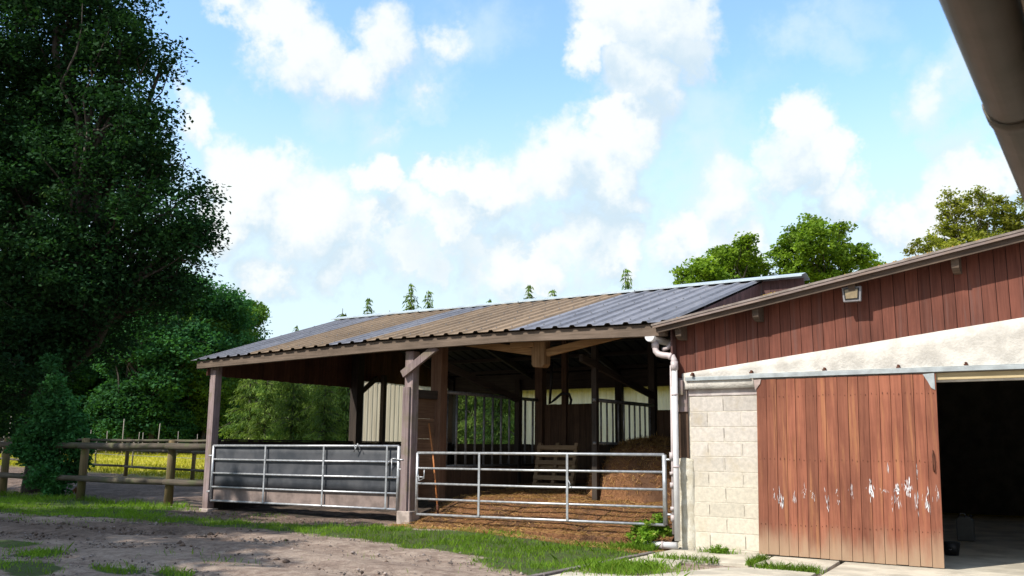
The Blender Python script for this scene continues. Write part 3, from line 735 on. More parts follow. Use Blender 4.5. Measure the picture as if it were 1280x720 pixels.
# sliding door
b = MB(); nb = 17; xs = np.linspace(-4.79, -2.22, nb+1) + np.concatenate([[0], rng.uniform(-.012, .012, nb-1), [0]])
lean = -.018
for i in range(nb):
    p, q = xs[i]+.003, xs[i+1]-.003; dy = random.uniform(0, .005); zt, zb = 2.665+.008*i/nb, .045-.02*i/nb + random.uniform(0, .008)
    l0, l1 = lean*(zt), 0
    off = .05
    V = []
    for (xx, yy, zz) in ((p, 0, zb), (q, 0, zb), (q, .03, zb), (p, .03, zb), (p, 0, zt), (q, 0, zt), (q, .03, zt), (p, .03, zt)):
        V.append((xx + (off - .022*(zt-zz))*(1 if True else 0), 14.06-dy+yy, zz))
    b.add(V, [(0,3,2,1), (4,5,6,7), (0,1,5,4), (1,2,6,5), (2,3,7,6), (3,0,4,7)])
door = b.build('sliding_door', m_door, blk, bevel=.002)
b = MB()
for zz in (.5, 1.45, 2.4): b.box(-4.72, -2.28, 14.095, 14.13, zz-.07, zz+.07)
b.build('ledge', m_darkx, door)
b = MB()
for i in range(nb):
    for zz in (.5, 1.45, 2.4):
        for f_ in (.28, .72):
            xx = xs[i]+(xs[i+1]-xs[i])*f_ + .05 - .022*(2.665-zz); b.tube([(xx, 14.062, zz+random.uniform(-.03, .03)), (xx, 14.052, zz)], .0045, 6)
b.build('nail', m_rust, door)['kind'] = 'stuff'
b = MB(); b.tube([(-2.275, 14.055, 1.60), (-2.275, 14.015, 1.58), (-2.275, 14.01, 1.46), (-2.275, 14.015, 1.34), (-2.275, 14.055, 1.32)], .011, 8); b.build('handle', m_rust, door, smooth=True)
b = MB(); b.prism([(-2.34, 2.665), (-2.19, 2.675), (-2.19, 2.44), (-2.24, 2.47), (-2.28, 2.56)], 'y', 14.044, 14.050); b.build('corner_plate', m_alu, door)
b = MB(); b.prism([(-4.78, 2.66), (-4.66, 2.67), (-4.68, 2.60), (-4.76, 2.50)], 'y', 14.044, 14.050); b.build('corner_plate', plain('stained_plate', (.40,.31,.28), .7, .2, .3, 8, .1), door)
# pale kick scuffs on the door
spots = [(968,628,3,18), (978,630,8,34), (994,628,6,28), (1007,624,5,26), (1018,627,5,18), (1036,632,6,36), (1048,622,4,14), (1049,635,4,10), (1066,624,5,24),
         (1089,622,11,26), (1089,612,3,18), (1105,622,7,9), (1120,620,9,22), (1120,636,6,30), (1133,621,11,28), (1142,640,5,50), (1153,632,8,46), (1165,625,6,26), (1111,600,1.5,28), (1144,604,1.5,30), (1113,640,2,30)]
scale = 1/84.0
for (u, v, w, h) in spots:
    # place by the measured door coordinates
    xx = -4.77 + (u-947)*(2.55/221) ; zz = .045 + (700+ (u-947)*.035 - v)/227*2.62 + .02
    b = MB()
    for k in range(int(3+w*1.4)):
        ox = random.gauss(0, w*.26)*scale; oz = random.gauss(0, h*.16)*scale; ln = random.uniform(.06, .38)*h*.5*scale; wd = random.uniform(.0008, .0024)*(3.4 if w > 7 and abs(ox) < w*.25*scale else 1)
        if not (-4.76 < xx+ox < -2.2): continue
        sk = random.gauss(0, .006)
        b.add([(xx+ox, 14.051, zz+oz+ln), (xx+ox-wd, 14.051, zz+oz+ln*.3), (xx+ox-wd*.7+sk, 14.051, zz+oz-ln*.5), (xx+ox+sk, 14.051, zz+oz-ln), (xx+ox+wd*.8+sk, 14.051, zz+oz-ln*.4), (xx+ox+wd, 14.051, zz+oz+ln*.4)], [(0,1,2,3,4,5)])
    sc_ = b.build('paint_scuff', m_scuff, door); sd = sc_.modifiers.new('thick', 'SOLIDIFY'); sd.thickness = .0015
# track, hooks, lintel beam over the opening
b = MB(); b.box(-4.84, 3.2, 14.03, 14.06, 2.69, 2.75); b.box(-4.84, 3.2, 14.03, 14.12, 2.752, 2.762); b.box(-5.93, -4.845, 14.085, 14.108, 2.685, 2.745)
b.build('door_track', m_alu, blk, bevel=.003)
for px in (-5.80, -4.82, -3.70, -2.66, -1.78, -.6): 
    b = MB(); b.box(px-.022, px+.022, 14.03, 14.165, 2.765, 2.785); b.tube([(px, 14.06, 2.80), (px, 14.16, 2.80)], .017, 8); b.build('track_bracket', m_rust, blk)
b = MB(); b.box(-2.2, 3.0, 14.10, 14.30, 2.58, 2.68); b.build('opening_lintel', wood('yellowed_timber', (.30,.22,.11), (.52,.42,.25), 'x', .2), blk, bevel=.006)
# valley gutter end, swan neck and downpipe at the corner
b = MB(); rr = .085
half = [(-6.47 + rr*math.cos(a), 3.43 + rr*math.sin(a)) for a in np.linspace(math.pi, 2*math.pi, 12)]
V = [(p[0], 13.925, p[1]) for p in half] + [(p[0], 24.0, p[1]) for p in half]
gu = link_mesh('gutter', V, [(i, i+1, 13+i, 12+i) for i in range(11)], m_pvcw, blk, [.5]*24, None, True); sd = gu.modifiers.new('thick', 'SOLIDIFY'); sd.thickness = .005
b = MB(); b.prism(half, 'y', 13.912, 13.924); b.build('gutter_end_cap', m_pvcw, gu)
b = MB(); b.tube([(-6.43, 14.05, 3.36), (-6.43, 14.045, 3.26), (-6.415, 14.04, 3.19), (-6.37, 14.03, 3.14), (-6.30, 14.03, 3.12), (-6.20, 14.03, 3.105), (-6.12, 14.04, 3.08), (-6.085, 14.02, 3.02), (-6.08, 14.01, 2.94)], .052, 14)
b.tube([(-6.43, 14.05, 3.33), (-6.43, 14.045, 3.25)], .062, 14); b.tube([(-6.08, 14.01, 3.0), (-6.08, 14.01, 2.86)], .06, 14); b.tube([(-6.17, 14.03, 3.098), (-6.13, 14.035, 3.085)], .06, 14)
b.build('swan_neck', m_pvc, blk, smooth=True)
b = MB(); b.tube([(-6.16, 14.12, 3.33), (-6.24, 14.12, 3.24), (-6.33, 14.12, 3.22)], .035, 10); b.build('overflow_pipe', m_pvc, blk, smooth=True)
b = MB(); b.tube([(-6.08, 14.01, 2.95), (-6.085, 14.01, 1.5), (-6.09, 14.01, .16)], .048, 14); b.build('downpipe', m_pvcw, blk, smooth=True)
for zz in (2.45, 1.30):
    b = MB(); b.tube([(-6.083, 14.01, zz), (-6.083, 14.01, zz+.03)], .056, 14); b.build('pipe_clip', m_pvc, blk, smooth=True)
b = MB(); b.tube([(-6.17, 14.10, 2.95), (-6.18, 14.10, 1.7), (-6.19, 14.10, .25)], .028, 10); b.build('thin_pipe', m_pvc, blk, smooth=True)
for zz, hh in ((1.42, .12), (1.18, .05), (.98, .08), (.62, .06), (.45, .10)):
    b = MB(); b.tube([(-6.19, 14.09, zz), (-6.19, 14.09, zz+hh)], .042, 10); b.build('pipe_clip', m_pvc, blk, smooth=True)

# floodlight hanging from a purlin end
lx, lz = -3.21, 3.865
fl = thing('floodlight', 'small square grey floodlight hanging under the barn verge', 'floodlight', (lx, 13.9, lz))
b = MB(); b.prism([(-.125, -.115), (.125, -.115), (.14, .11), (-.14, .11)], 'y', 0, .07); 
o = b.build('housing', m_lamp, None, bevel=.01); o.parent = fl
def rel(o, p): o.parent = p; o.location = (0, 0, 0); return o
b = MB(); b.prism([(-.098, -.085), (.098, -.085), (.112, .085), (-.112, .085)], 'y', -.010, .002); rel(b.build('frame', m_black), fl)
b = MB(); b.prism([(-.08, -.068), (.08, -.068), (.093, .068), (-.093, .068)], 'y', -.016, -.011); rel(b.build('lens', m_glass), fl)
b = MB(); b.box(-.018, .018, .02, .05, .10, .235); b.box(-.06, .06, .015, .055, .115, .135); rel(b.build('bracket', m_lamp), fl)

# ------------------------------------------------------------------ gates
def gate(name, label, x0, x1, y, zb0, zb1, zt0, zt1, ups, endr=.03):
    root = thing(name, label, 'gate', ((x0+x1)/2, y, 0))
    L = lambda a, c, x: a + (c-a)*(x-x0)/(x1-x0)
    b = MB(); b.tube([(x0, y, zb0), (x0, y, zt0)], endr, 10, .5); b.tube([(x1, y, zb1), (x1, y, zt1)], endr*1.25, 10, .6)
    b.tube([(x0, y, zb0), (x1, y, zb1)], .024, 10, .5); b.tube([(x0, y, zt0), (x1, y, zt1)], .026, 10, .5)
    b.build('frame', m_steel, root, smooth=True)
    for k in (1, 2, 3):
        za, zc = zb0+(zt0-zb0)*k/4, zb1+(zt1-zb1)*k/4
        b = MB(); b.tube([(x0, y, za), ((x0+x1)/2, y, (za+zc)/2-.008), (x1, y, zc)], .021, 10); b.build('rail', m_steel, root, smooth=True)
    for x in ups:
        b = MB(); b.box(x-.022, x+.022, y-.034, y-.022, L(zb0, zb1, x), L(zt0, zt1, x)); b.build('upright', m_steel, root, bevel=.003)
    return root
g1 = gate('field_gate', 'long galvanised gate backed with black rubber sheet', -17.50, -11.97, 14.12, .35, .385, 1.575, 1.60, (-15.75, -13.99, -12.26))
b = MB(); V = []; F = []
n = 60
for i in range(n+1):
    xx = -17.46 + i*5.46/n
    for k in range(7):
        zz = .68 + k*(.89)/6 + .005*i/n
        V.append((xx, 14.158 + .009*math.sin(xx*3.1+k*.4)*float(vnoise(xx, zz, .8, 3)), zz))
for i in range(n):
    for k in range(6): F.append((i*7+k, i*7+7+k, i*7+8+k, i*7+k+1))
rs = link_mesh('rubber_sheet', V, F, m_rubber, g1, [.5]*len(V), None, True); sd = rs.modifiers.new('thick', 'SOLIDIFY'); sd.thickness = .008
b = MB()
for k in range(3): b.box(-17.46+k*1.82, -17.46+k*1.82+1.815, 14.150, 14.164, .37+.01*k, .675)
b.build('kick_panel', m_mudpan, g1)
b = MB(); b.tube([(-12.22, 14.07, 1.24), (-12.10, 14.06, 1.36), (-11.98, 14.06, 1.36)], .010, 8); b.tube([(-12.1, 14.06, 1.36), (-12.1, 14.06, 1.02)], .009, 8); b.box(-11.94, -11.84, 14.07, 14.10, 1.14, 1.17); b.tube([(-12.0, 14.08, 1.34), (-11.80, 14.05, 1.34)], .014, 8); b.build('latch', m_steel, g1, smooth=True)
for zz in (1.35, .55):
    b = MB(); b.tube([(-17.60, 14.08, zz), (-17.5, 14.12, zz)], .02, 8); b.build('hinge', m_steel, g1, smooth=True)
b = MB(); b.tube([(-13.15, 14.10, 1.62), (-13.08, 14.07, 1.55), (-13.12, 14.07, 1.47), (-13.02, 14.07, 1.64), (-12.96, 14.08, 1.52)], .012, 6); b.build('chain', m_steel, g1, smooth=True)
g2 = gate('field_gate', 'open-barred galvanised five-rail gate in front of the straw stall', -11.50, -6.34, 14.12, .32, .385, 1.475, 1.50, (-10.02, -8.15))
b = MB(); b.tube([(-11.44, 14.08, 1.06), (-11.40, 14.06, .95), (-11.28, 14.06, 1.0), (-11.28, 14.06, 1.16)], .010, 8); b.tube([(-11.48, 14.08, 1.02), (-11.3, 14.08, 1.02)], .012, 8); b.build('latch', m_steel, g2, smooth=True)
for zz in (1.42, .55):
    b = MB(); b.tube([(-6.34, 14.12, zz), (-6.2, 14.14, zz)], .02, 8); b.build('hinge', m_steel, g2, smooth=True)
b = MB(); b.tube([(-8.12, 14.08, 1.05), (-8.08, 14.07, .98), (-8.10, 14.07, .93)], .008, 6); b.build('chain', m_steel, g2, smooth=True)

# ------------------------------------------------------------------ things in the barn
hp = np.array([-7.85, 17.2])
def hay_z(x, y):
    d = np.hypot((x-hp[0])/1.45, (y-hp[1])/1.35); n = vnoise(x, y, .6, 50)-.5
    return .45 + 1.30*np.clip(1-d**2.6*(1+.4*n), 0, 1)**.40 + n*.16 + (vnoise(x, y, .15, 51)-.5)*.10
hx = np.arange(-9.7, -6.3, .06); hy = np.arange(15.4, 18.9, .06); X, Y = np.meshgrid(hx, hy); x = X.ravel(); y = Y.ravel(); z = hay_z(x, y)
dd = np.hypot((x-hp[0])/1.45, (y-hp[1])/1.35); z = np.where(dd > 1.02, floor_z(x, y)-.15, z)
idx = np.arange(x.size).reshape(X.shape); F = np.stack([idx[:-1, :-1], idx[:-1, 1:], idx[1:, 1:], idx[1:, :-1]], -1).reshape(-1, 4)
keep = (dd[F] < 1.12).all(1)
def strands(n, fx_, sampler, ln, wd, tilt):
    p = sampler(n); a = rng.uniform(0, 2*math.pi, n); el = rng.normal(0, tilt, n)
    d = np.stack([np.cos(a)*np.cos(el), np.sin(a)*np.cos(el), np.sin(el)], 1)*rng.uniform(.4, 1, (n, 1))*ln
    s = np.stack([-np.sin(a), np.cos(a), rng.normal(0, .4, n)], 1)*wd
    V = np.stack([p-d/2-s/2, p-d/2+s/2, p+d/2+s/3, p+d/2-s/3], 1).reshape(-1, 3)
    return V, np.arange(4*n).reshape(n, 4), np.repeat(rng.random(n), 4)
hay = thing('hay_heap', 'big rounded heap of brown hay in the right-hand stall', 'hay', (hp[0], hp[1], .6))
link_mesh('hay_mound', np.stack([x, y, z], 1), F[keep], m_straw, hay, None, None, True)
def hs(n):
    a = rng.uniform(0, 2*math.pi, n); r = np.sqrt(rng.random(n))*1.0; px = hp[0]+np.cos(a)*r*1.44; py = hp[1]+np.sin(a)*r*1.34
    return np.stack([px, py, hay_z(px, py)+.012], 1)
V, F, T = strands(9000, None, hs, .22, .008, .5); o = link_mesh('loose_stalks', V, F, m_strawblade, hay, T); o['kind'] = 'stuff'
def ss(n):
    px = rng.uniform(-11.7, -6.3, n); py = 13.5 + 4.2*rng.random(n)**1.3
    return np.stack([px, py, np.where(py > 13.98, floor_z(px, py), ground_at(px, py))+.015], 1)
V, F, T = strands(14000, None, ss, .16, .007, .25); tag(link_mesh('straw', V, F, m_strawblade, None, T), kind='stuff')

pa = thing('pallet', 'wooden pallet leaning on edge against the ridge post beside the hay', 'pallet', (-10.35, 17.3, .7))
tl = R(14)
def pal(name, x0, x1, y0, y1, z0, z1):
    b = MB(); b.box(x0, x1, y0, y1, z0, z1); bb = b
    bb.V = [(-10.35+vx, 17.3 + vy*math.cos(tl) + vz*math.sin(tl), .72 - vy*math.sin(tl) + vz*math.cos(tl)) for vx, vy, vz in bb.V]
    return bb.build(name, m_pallet, pa, bevel=.003)
for k in range(6): pal('slat', -.5, .5, -.075, -.053, .02+k*.165, .02+k*.165+.095)
for xx in (-.5, -.05, .42): pal('bearer', xx, xx+.08, -.051, .04, 0, 1.0)
for k in range(3): pal('slat', -.5, .5, .042, .062, .02+k*.42, .02+k*.42+.095)
po = thing('tool_handle', 'thin orange-brown wooden tool handle leaning inside the stall', 'tool', (-11.2, 14.5, .5))
b = MB(); b.tube([(-11.72, 14.72, 2.05), (-11.45, 14.55, 1.35), (-11.17, 14.36, .42)], .017, 8); b.build('handle', m_handle, po, smooth=True)
b = MB(); b.tube([(-11.19, 14.375, .50), (-11.165, 14.355, .40), (-11.15, 14.34, .32)], [.022, .025, .012], 8); b.build('socket', m_rust, po, smooth=True)
b = MB(); pts = [at(690, 452, 20.5), at(689, 480, 20.5), at(687, 505, 20.5), at(694, 499, 20.5), at(702, 492, 20.5), at(711, 492, 20.4), at(714, 500, 20.4), at(713, 506, 20.4)]
b.tube(pts, .03, 8); tag(b.build('hose', m_black, None, smooth=True), 'dark rubber hose hanging in a loop from the barn roof', 'hose')
b = MB(); c = at(790, 609, 18.0); b.tube([(c.x-.13, c.y, c.z), (c.x-.07, c.y, c.z+.05), (c.x+.05, c.y+.02, c.z+.06), (c.x+.13, c.y, c.z)], [.03, .085, .08, .02], 8)
c.z = float(floor_z(c.x, c.y)); tag(b.build('stone', m_stone, None, smooth=True), 'small pale stone lying on the straw before the hay heap', 'stone')
# in the dark doorway
can = thing('jerrycan', 'pale plastic jerrycan standing in the dark doorway', 'jerrycan', (-2.6, 18.9, 0))
b = MB(); b.prism([(-2.74, 0), (-2.46, 0), (-2.46, .36), (-2.52, .43), (-2.70, .43), (-2.74, .38)], 'y', 18.8, 19.0); b.build('body', m_white, can, bevel=.02)
b = MB(); b.tube([(-2.69, 18.9, .43), (-2.67, 18.9, .48), (-2.60, 18.9, .48), (-2.58, 18.9, .43)], .014, 8); b.build('handle', m_white, can, smooth=True)
b = MB(); b.tube([(-2.51, 18.9, .41), (-2.49, 18.9, .46)], .028, 10); b.build('cap', m_black, can)
bk = thing('bucket', 'black rubber bucket on the floor just inside the door', 'bucket', (-2.45, 16.2, 0))
b = MB(); b.tube([(-2.45, 16.2, 0), (-2.45, 16.2, .20)], [.10, .135], 16); b.build('body', m_black, bk, smooth=True)
b = MB(); b.tube([(-2.585, 16.2, .20), (-2.53, 16.16, .13), (-2.45, 16.07, .09), (-2.36, 16.15, .13), (-2.315, 16.2, .20)], .006, 6); b.build('handle', m_steeld, bk, smooth=True)
# loose drain pipe at the foot of the wall
dp = thing('drain_pipe', 'short white drain pipe lying at the foot of the block wall', 'pipe', (-6.4, 14.1, .06))
b = MB(); b.tube([(-6.66, 13.98, .07), (-6.40, 14.03, .075), (-6.12, 14.07, .08)], .055, 14); b.build('barrel', m_pvcw, dp, smooth=True)
b = MB(); b.tube([(-6.38, 14.033, .075), (-6.34, 14.042, .076)], .064, 14); b.build('collar', m_pvc, dp, smooth=True)
# brown clods / leaves by the fence
for (u, v, lab) in ((70, 627, 'small brown leaf clump on the grass, nearer the bush'), (97, 627, 'reddish-brown leaf clump at the foot of the fence post')):
    d = 26.2; c = at(u, v, d); c.z = float(ground_at(c.x, c.y)); V = []; F = []
    n = 60; p = np.array(c) + rng.normal(0, 1, (n, 3))*np.array([.10, .08, .05]) + np.array([0, 0, .12]); a = rng.normal(0, 1, (n, 3)); a /= np.linalg.norm(a, axis=1)[:, None]; q = np.cross(a, rng.normal(0, 1, (n, 3)))
    V = np.stack([p-a*.06, p-q*.03, p+a*.06, p+q*.03], 1).reshape(-1, 3)
    tag(link_mesh('leaf_clump', V, np.arange(4*n).reshape(n, 4), plain('dead_leaf', (.30,.14,.06), .9, 0, .4, 20, 0), None, np.repeat(rng.random(n), 4)), lab, 'dead leaves')

# ------------------------------------------------------------------ fences
def rail_fence(name, label, pts, h, rails, prad, rrad, spacing, mp=m_fence, mr=m_fencer, end_post=True):
    root = thing(name, label, 'fence', (pts[0][0], pts[0][1], 0))
    P = [Vector((p[0], p[1], 0)) for p in pts]
    posts = []
    for a, c in zip(P[:-1], P[1:]):
        n = max(1, round((c-a).length/spacing))
        posts += [a.lerp(c, k/n) for k in range(n)]
    posts.append(P[-1])
    for p in (posts if end_post else posts[:-1]):
        zb = float(gz(p.x, p.y)); hh = h + random.uniform(-.04, .04)
        b = MB(); tx, ty = random.uniform(-.03, .03), random.uniform(-.02, .02)
        b.tube([(p.x, p.y, zb-.1), (p.x+tx, p.y+ty, zb+hh), (p.x+tx, p.y+ty, zb+hh+.015)], [prad, prad*.95, prad*.8], 10); b.build('post', mp, root, smooth=True)
    for (rz, oy, rr) in rails:
        for a, c in zip(posts[:-1], posts[1:]):
            za = float(gz(a.x, a.y))+rz+random.uniform(-.01, .01); zc = float(gz(c.x, c.y))+rz+random.uniform(-.01, .01)
            d = (c-a).normalized(); nrm = Vector((d.y, -d.x, 0))*oy
            m_ = (a+c)/2 + nrm + Vector((0, 0, (za+zc)/2 - .012))
            b = MB(); b.tube([a+nrm+Vector((0, 0, za)), m_, c+nrm+Vector((0, 0, zc))], [rr, rr*1.05, rr*.93], 10); b.build('rail', mr, root, smooth=True)
    return root
rail_fence('post_and_rail_fence', 'near mossy round-rail fence joined to the corner of the open barn', [(-38, 14.35), (-34.3, 14.35), (-30.6, 14.35), (-26.75, 14.35), (-22.95, 14.35), (-19.32, 14.35), (-17.74, 14.35)], 1.58, [(1.42, .14, .085), (.58, .14, .075), (1.56, -.10, .035)], .105, .07, 9, end_post=False)
rail_fence('post_and_rail_fence', 'slender two-rail fence across the paddock, behind the near fence', [(-50, 23.2), (-31, 21.1), (-18.0, 19.9)], 1.35, [(.95, .06, .055), (.35, .06, .045)], .07, .05, 4.1)
rail_fence('wire_fence', 'thin grey posts with wires standing in the yellow meadow', [(-60, 27.5), (-22, 25.0)], 1.25, [(.95, .03, .010), (.55, .03, .010)], .04, .01, 3.3, m_palebark, m_steeld)
rail_fence('wire_fence', 'far line of pale posts with wires seen through the barn', [(-42, 34), (-4, 31.5)], 1.30, [(1.1, .03, .012), (.7, .03, .012)], .06, .01, 2.9, wood('mossy_pale_post', (.22,.22,.07), (.42,.40,.16), 'z', .3), m_steeld)

# ------------------------------------------------------------------ trees
def quads(p, ln, wd, upb, seed):
    r = np.random.default_rng(seed); n = len(p)
    nrm = r.normal(0, 1, (n, 3)); nrm[:, 2] = np.abs(nrm[:, 2]) + upb; nrm /= np.linalg.norm(nrm, axis=1)[:, None]
    a = np.cross(nrm, r.normal(0, 1, (n, 3))); a /= np.linalg.norm(a, axis=1)[:, None]; q = np.cross(nrm, a)
    s = r.uniform(.6, 1.25, (n, 1))
    V = np.stack([p-a*ln*s/2, p-q*wd*s/2+nrm*wd*.12, p+a*ln*s/2, p+q*wd*s/2+nrm*wd*.12], 1).reshape(-1, 3)
    return V, np.arange(4*n).reshape(n, 4)
def leaf_points(lobes, n_tw, per, tw_r, seed, shell=.55):
    r = np.random.default_rng(seed); C = np.array([l[:3] for l in lobes]); RR = np.array([l[3] for l in lobes])
    w = RR**2; w /= w.sum(); k = r.choice(len(lobes), n_tw, p=w)
    d = r.normal(0, 1, (n_tw, 3)); d /= np.linalg.norm(d, axis=1)[:, None]; d[:, 2] *= .82
    rad = RR[k]*(shell + (1-shell)*r.random(n_tw)**.6)*(1+r.normal(0, .07, n_tw))
    c = C[k] + d*rad[:, None]
    e = r.normal(0, 1, (n_tw, per, 3)); e /= np.linalg.norm(e, axis=2)[:, :, None]; e *= r.random((n_tw, per, 1))**.45
    e[:, :, 2] *= .6
    size = tw_r*r.uniform(.55, 1.3, (n_tw, 1, 1))
    p = c[:, None, :] + e*size
    tint = np.clip(r.random((n_tw, 1))*.6 + r.random((n_tw, per))*.4, 0, 1)
    return p.reshape(-1, 3), tint.ravel(), c
def limb(b, p, q, r0_, r1_, seed, bend=.08):
    r = random.Random(seed); p = Vector(p); q = Vector(q); L = (q-p).length; pts = []
    for i in range(6):
        f = i/5; w = Vector((r.uniform(-1, 1), r.uniform(-1, 1), r.uniform(-.4, .7)))*bend*L*math.sin(f*math.pi)
        pts.append(p.lerp(q, f) + w)
    b.tube(pts, [r0_+(r1_-r0_)*i/5 for i in range(6)], 8); return pts
def tree(name, label, base, lobes, fork, trunk_r, leafmat_, n_tw, per, tw_r, leaf, seed, group=None, bark=m_bark, shell=.55, upb=.5, limbs=True, cat='tree'):
    root = thing(name, label, cat, base, group); base = Vector(base)
    b = MB(); f = base + Vector(fork)
    limb(b, base - Vector((0, 0, .2)), f, trunk_r, trunk_r*.7, seed, .03)
    P, T, tw = leaf_points(lobes, n_tw, per, tw_r, seed, shell)
    rr = random.Random(seed)
    if limbs:
        for i, l in enumerate(lobes):
            c = Vector(l[:3]); pts = limb(b, f - Vector((0, 0, rr.uniform(0, .35)*fork[2])) + (f-base)*0, c, trunk_r*.42, trunk_r*.10, seed+i)
            for k in range(4):
                d = Vector((rr.gauss(0, 1), rr.gauss(0, 1), rr.gauss(.2, .7))).normalized()
                limb(b, pts[2+k % 4], c + d*l[3]*.85, trunk_r*.12, trunk_r*.025, seed*7+i*9+k, .12)
    b.build('trunk', bark, root, smooth=True)
    V, F = quads(P, leaf[0], leaf[1], upb, seed+5)
    link_mesh('crown', V, F, leafmat_, root, np.repeat(T, 4))
    return root
# the great oak on the left: lobes laid out round its real trunk beside the fence
OB = Vector((-27.3, 15.6, .16))
lob = []
r_ = random.Random(4)
for (u, v, rp, d) in ((135, 25, 62, 27.5), (90, 70, 95, 29), (20, 30, 95, 28), (150, 100, 48, 27.5), (110, 165, 90, 27), (40, 160, 100, 29), (150, 205, 62, 28), (195, 270, 68, 27), (215, 320, 46, 27.5),
                      (120, 290, 90, 29), (40, 270, 95, 27), (-60, 120, 130, 28), (-70, 280, 130, 29), (60, 370, 85, 27.5), (140, 380, 70, 28), (190, 365, 48, 28.5), (-20, 400, 100, 28.5), (50, 430, 58, 28), (120, 420, 46, 29),
                      (130, -60, 70, 28), (80, -60, 110, 28), (-30, -80, 120, 29), (228, 300, 36, 27), (205, 75, 22, 27.5), (60, -160, 120, 28.5), (15, 450, 60, 26.5), (245, 285, 24, 27.3), (222, 362, 30, 27.8), (-40, 520, 70, 28), (228, 250, 34, 27.2), (180, 160, 34, 27.4), (205, 210, 34, 27.5), (150, 60, 40, 27), (100, 330, 70, 27), (180, 320, 55, 28), (30, 420, 70, 27)):
    c = at(u, v, d); lob.append((c.x, c.y, c.z, rp/FPX*d))
back = [(OB.x-5+r_.uniform(-4, 2), OB.y+r_.uniform(0, 4.0), r_.uniform(6, 15), r_.uniform(1.8, 2.8)) for k in range(9)]
tree('oak_tree', 'huge dark oak filling the left edge of the view beside the fence', OB, lob+back, (.2, .3, 5.0), .42, m_oak, 3000, 100, .74, (.15, .085), 11, shell=.45)
# holly bush round its foot
bl = []
for (u, v, rp) in ((28, 560, 16), (108, 556, 13), (40, 545, 20), (70, 585, 30), (52, 560, 30), (90, 555, 26), (70, 530, 30), (62, 500, 22), (48, 600, 16), (84, 595, 20), (70, 478, 13), (98, 575, 14), (38, 575, 14), (76, 505, 24), (55, 530, 26), (88, 530, 24), (70, 610, 18), (62, 455, 14)):
    c = at(u, v, 25.0 + random.uniform(-.3, .5)); bl.append((c.x, c.y, c.z, rp*.86/FPX*25.0))
tree('bush', 'dense dark green bush growing through the fence by the oak', tuple(at(72, 624, 25.1)), bl, (-.05, .1, .8), .04, m_bushleaf, 560, 42, .27, (.11, .06), 21, shell=.35, cat='bush')

def copies(root, loc, s, rz, label=None):
    r = root.copy(); COL.objects.link(r); r.location = loc; r.scale = (s, s, s*random.uniform(.92, 1.1)); r.rotation_euler = (0, 0, rz)
    if label: r['label'] = label
    for ch in list(root.children):
        c = ch.copy(); COL.objects.link(c); c.parent = r
        for gch in ch.children: e = gch.copy(); COL.objects.link(e); e.parent = c
    return r
def round_lobes(seed, h, rad, n=12, z0=.28):
    r = random.Random(seed); L = []
    for k in range(n):
        f = r.random(); z = h*(z0 + (1-z0-.08)*f); w = rad*math.sin(math.pi*min(1, .25+.75*(1-f)))*r.uniform(.3, .85); a = r.uniform(0, 6.28)
        L.append((w*math.cos(a), w*math.sin(a), z, rad*r.uniform(.32, .52)))
    return L
def shift(L, b): return [(l[0]+b[0], l[1]+b[1], l[2]+b[2], l[3]) for l in L]
GW = 'broadleaf trees of the wood beyond the paddock'; LW = 'leafy green tree in the wood beyond the paddock'
GL = 'light green trees rising over the wood'; LLW = 'light green tree topping the wood beyond the paddock'
def gpos(u, d):
    p = at(u, 545, d); return Vector((p.x, p.y, float(gz(p.x, p.y))-.05))
protos = []
for k, (mat, gname, lab) in enumerate(((m_wood1, GW, LW), (m_wood1, GW, LW), (m_wood2, GL, LLW))):
    bpos = gpos((30, 150, 270)[k], (62, 60, 66)[k])
    protos.append(tree('broadleaf_tree', lab, bpos, shift(round_lobes(30+k, 11, 3.3, 14, .16 if k < 2 else .3), bpos), (.1, 0, 3.0), .2, mat, 640, 62, .78, (.24, .15), 40+k, gname, shell=.4))
for i, u in enumerate(range(-60, 470, 21)):
    u = u + random.uniform(-8, 8)
    if abs(u-30) < 6 or abs(u-150) < 6: continue
    d = random.uniform(58, 80); copies(protos[i % 2], gpos(u, d), random.uniform(.8, 1.12)*(.78 if u > 285 else .9 if u > 240 else 1), random.uniform(0, 6.28))
for u, d, s in ((235, 70, .92), (255, 62, .86), (200, 74, 1.0), (291, 78, 1.10), (150, 84, 1.2), (60, 82, 1.15)):
    copies(protos[2], gpos(u, d), s, random.uniform(0, 6.28))
# dark second row closes the wood
for u in range(-80, 700, 34):
    copies(protos[u % 2], gpos(u+random.uniform(-10, 10), random.uniform(85, 100)), random.uniform(.9, 1.15)*(1 if u < 240 else .72), random.uniform(0, 6.28))
sh = tree('shrub', 'dark shrub of the undergrowth beneath the wood', gpos(-50, 84), shift([(0, 0, 1.2, 1.5), (1.6, .3, 1.0, 1.2), (-1.7, -.2, 1.1, 1.3), (.5, .2, 2.4, 1.2)], gpos(-50, 84)), (0, 0, .6), .06, m_wood1, 120, 60, .7, (.24, .15), 50, 'undergrowth shrubs of the wood', shell=.3, cat='shrub')
for u in range(-30, 700, 26): copies(sh, gpos(u+random.uniform(-8, 8), random.uniform(80, 86)), random.uniform(.8, 1.3), random.uniform(0, 6.28))
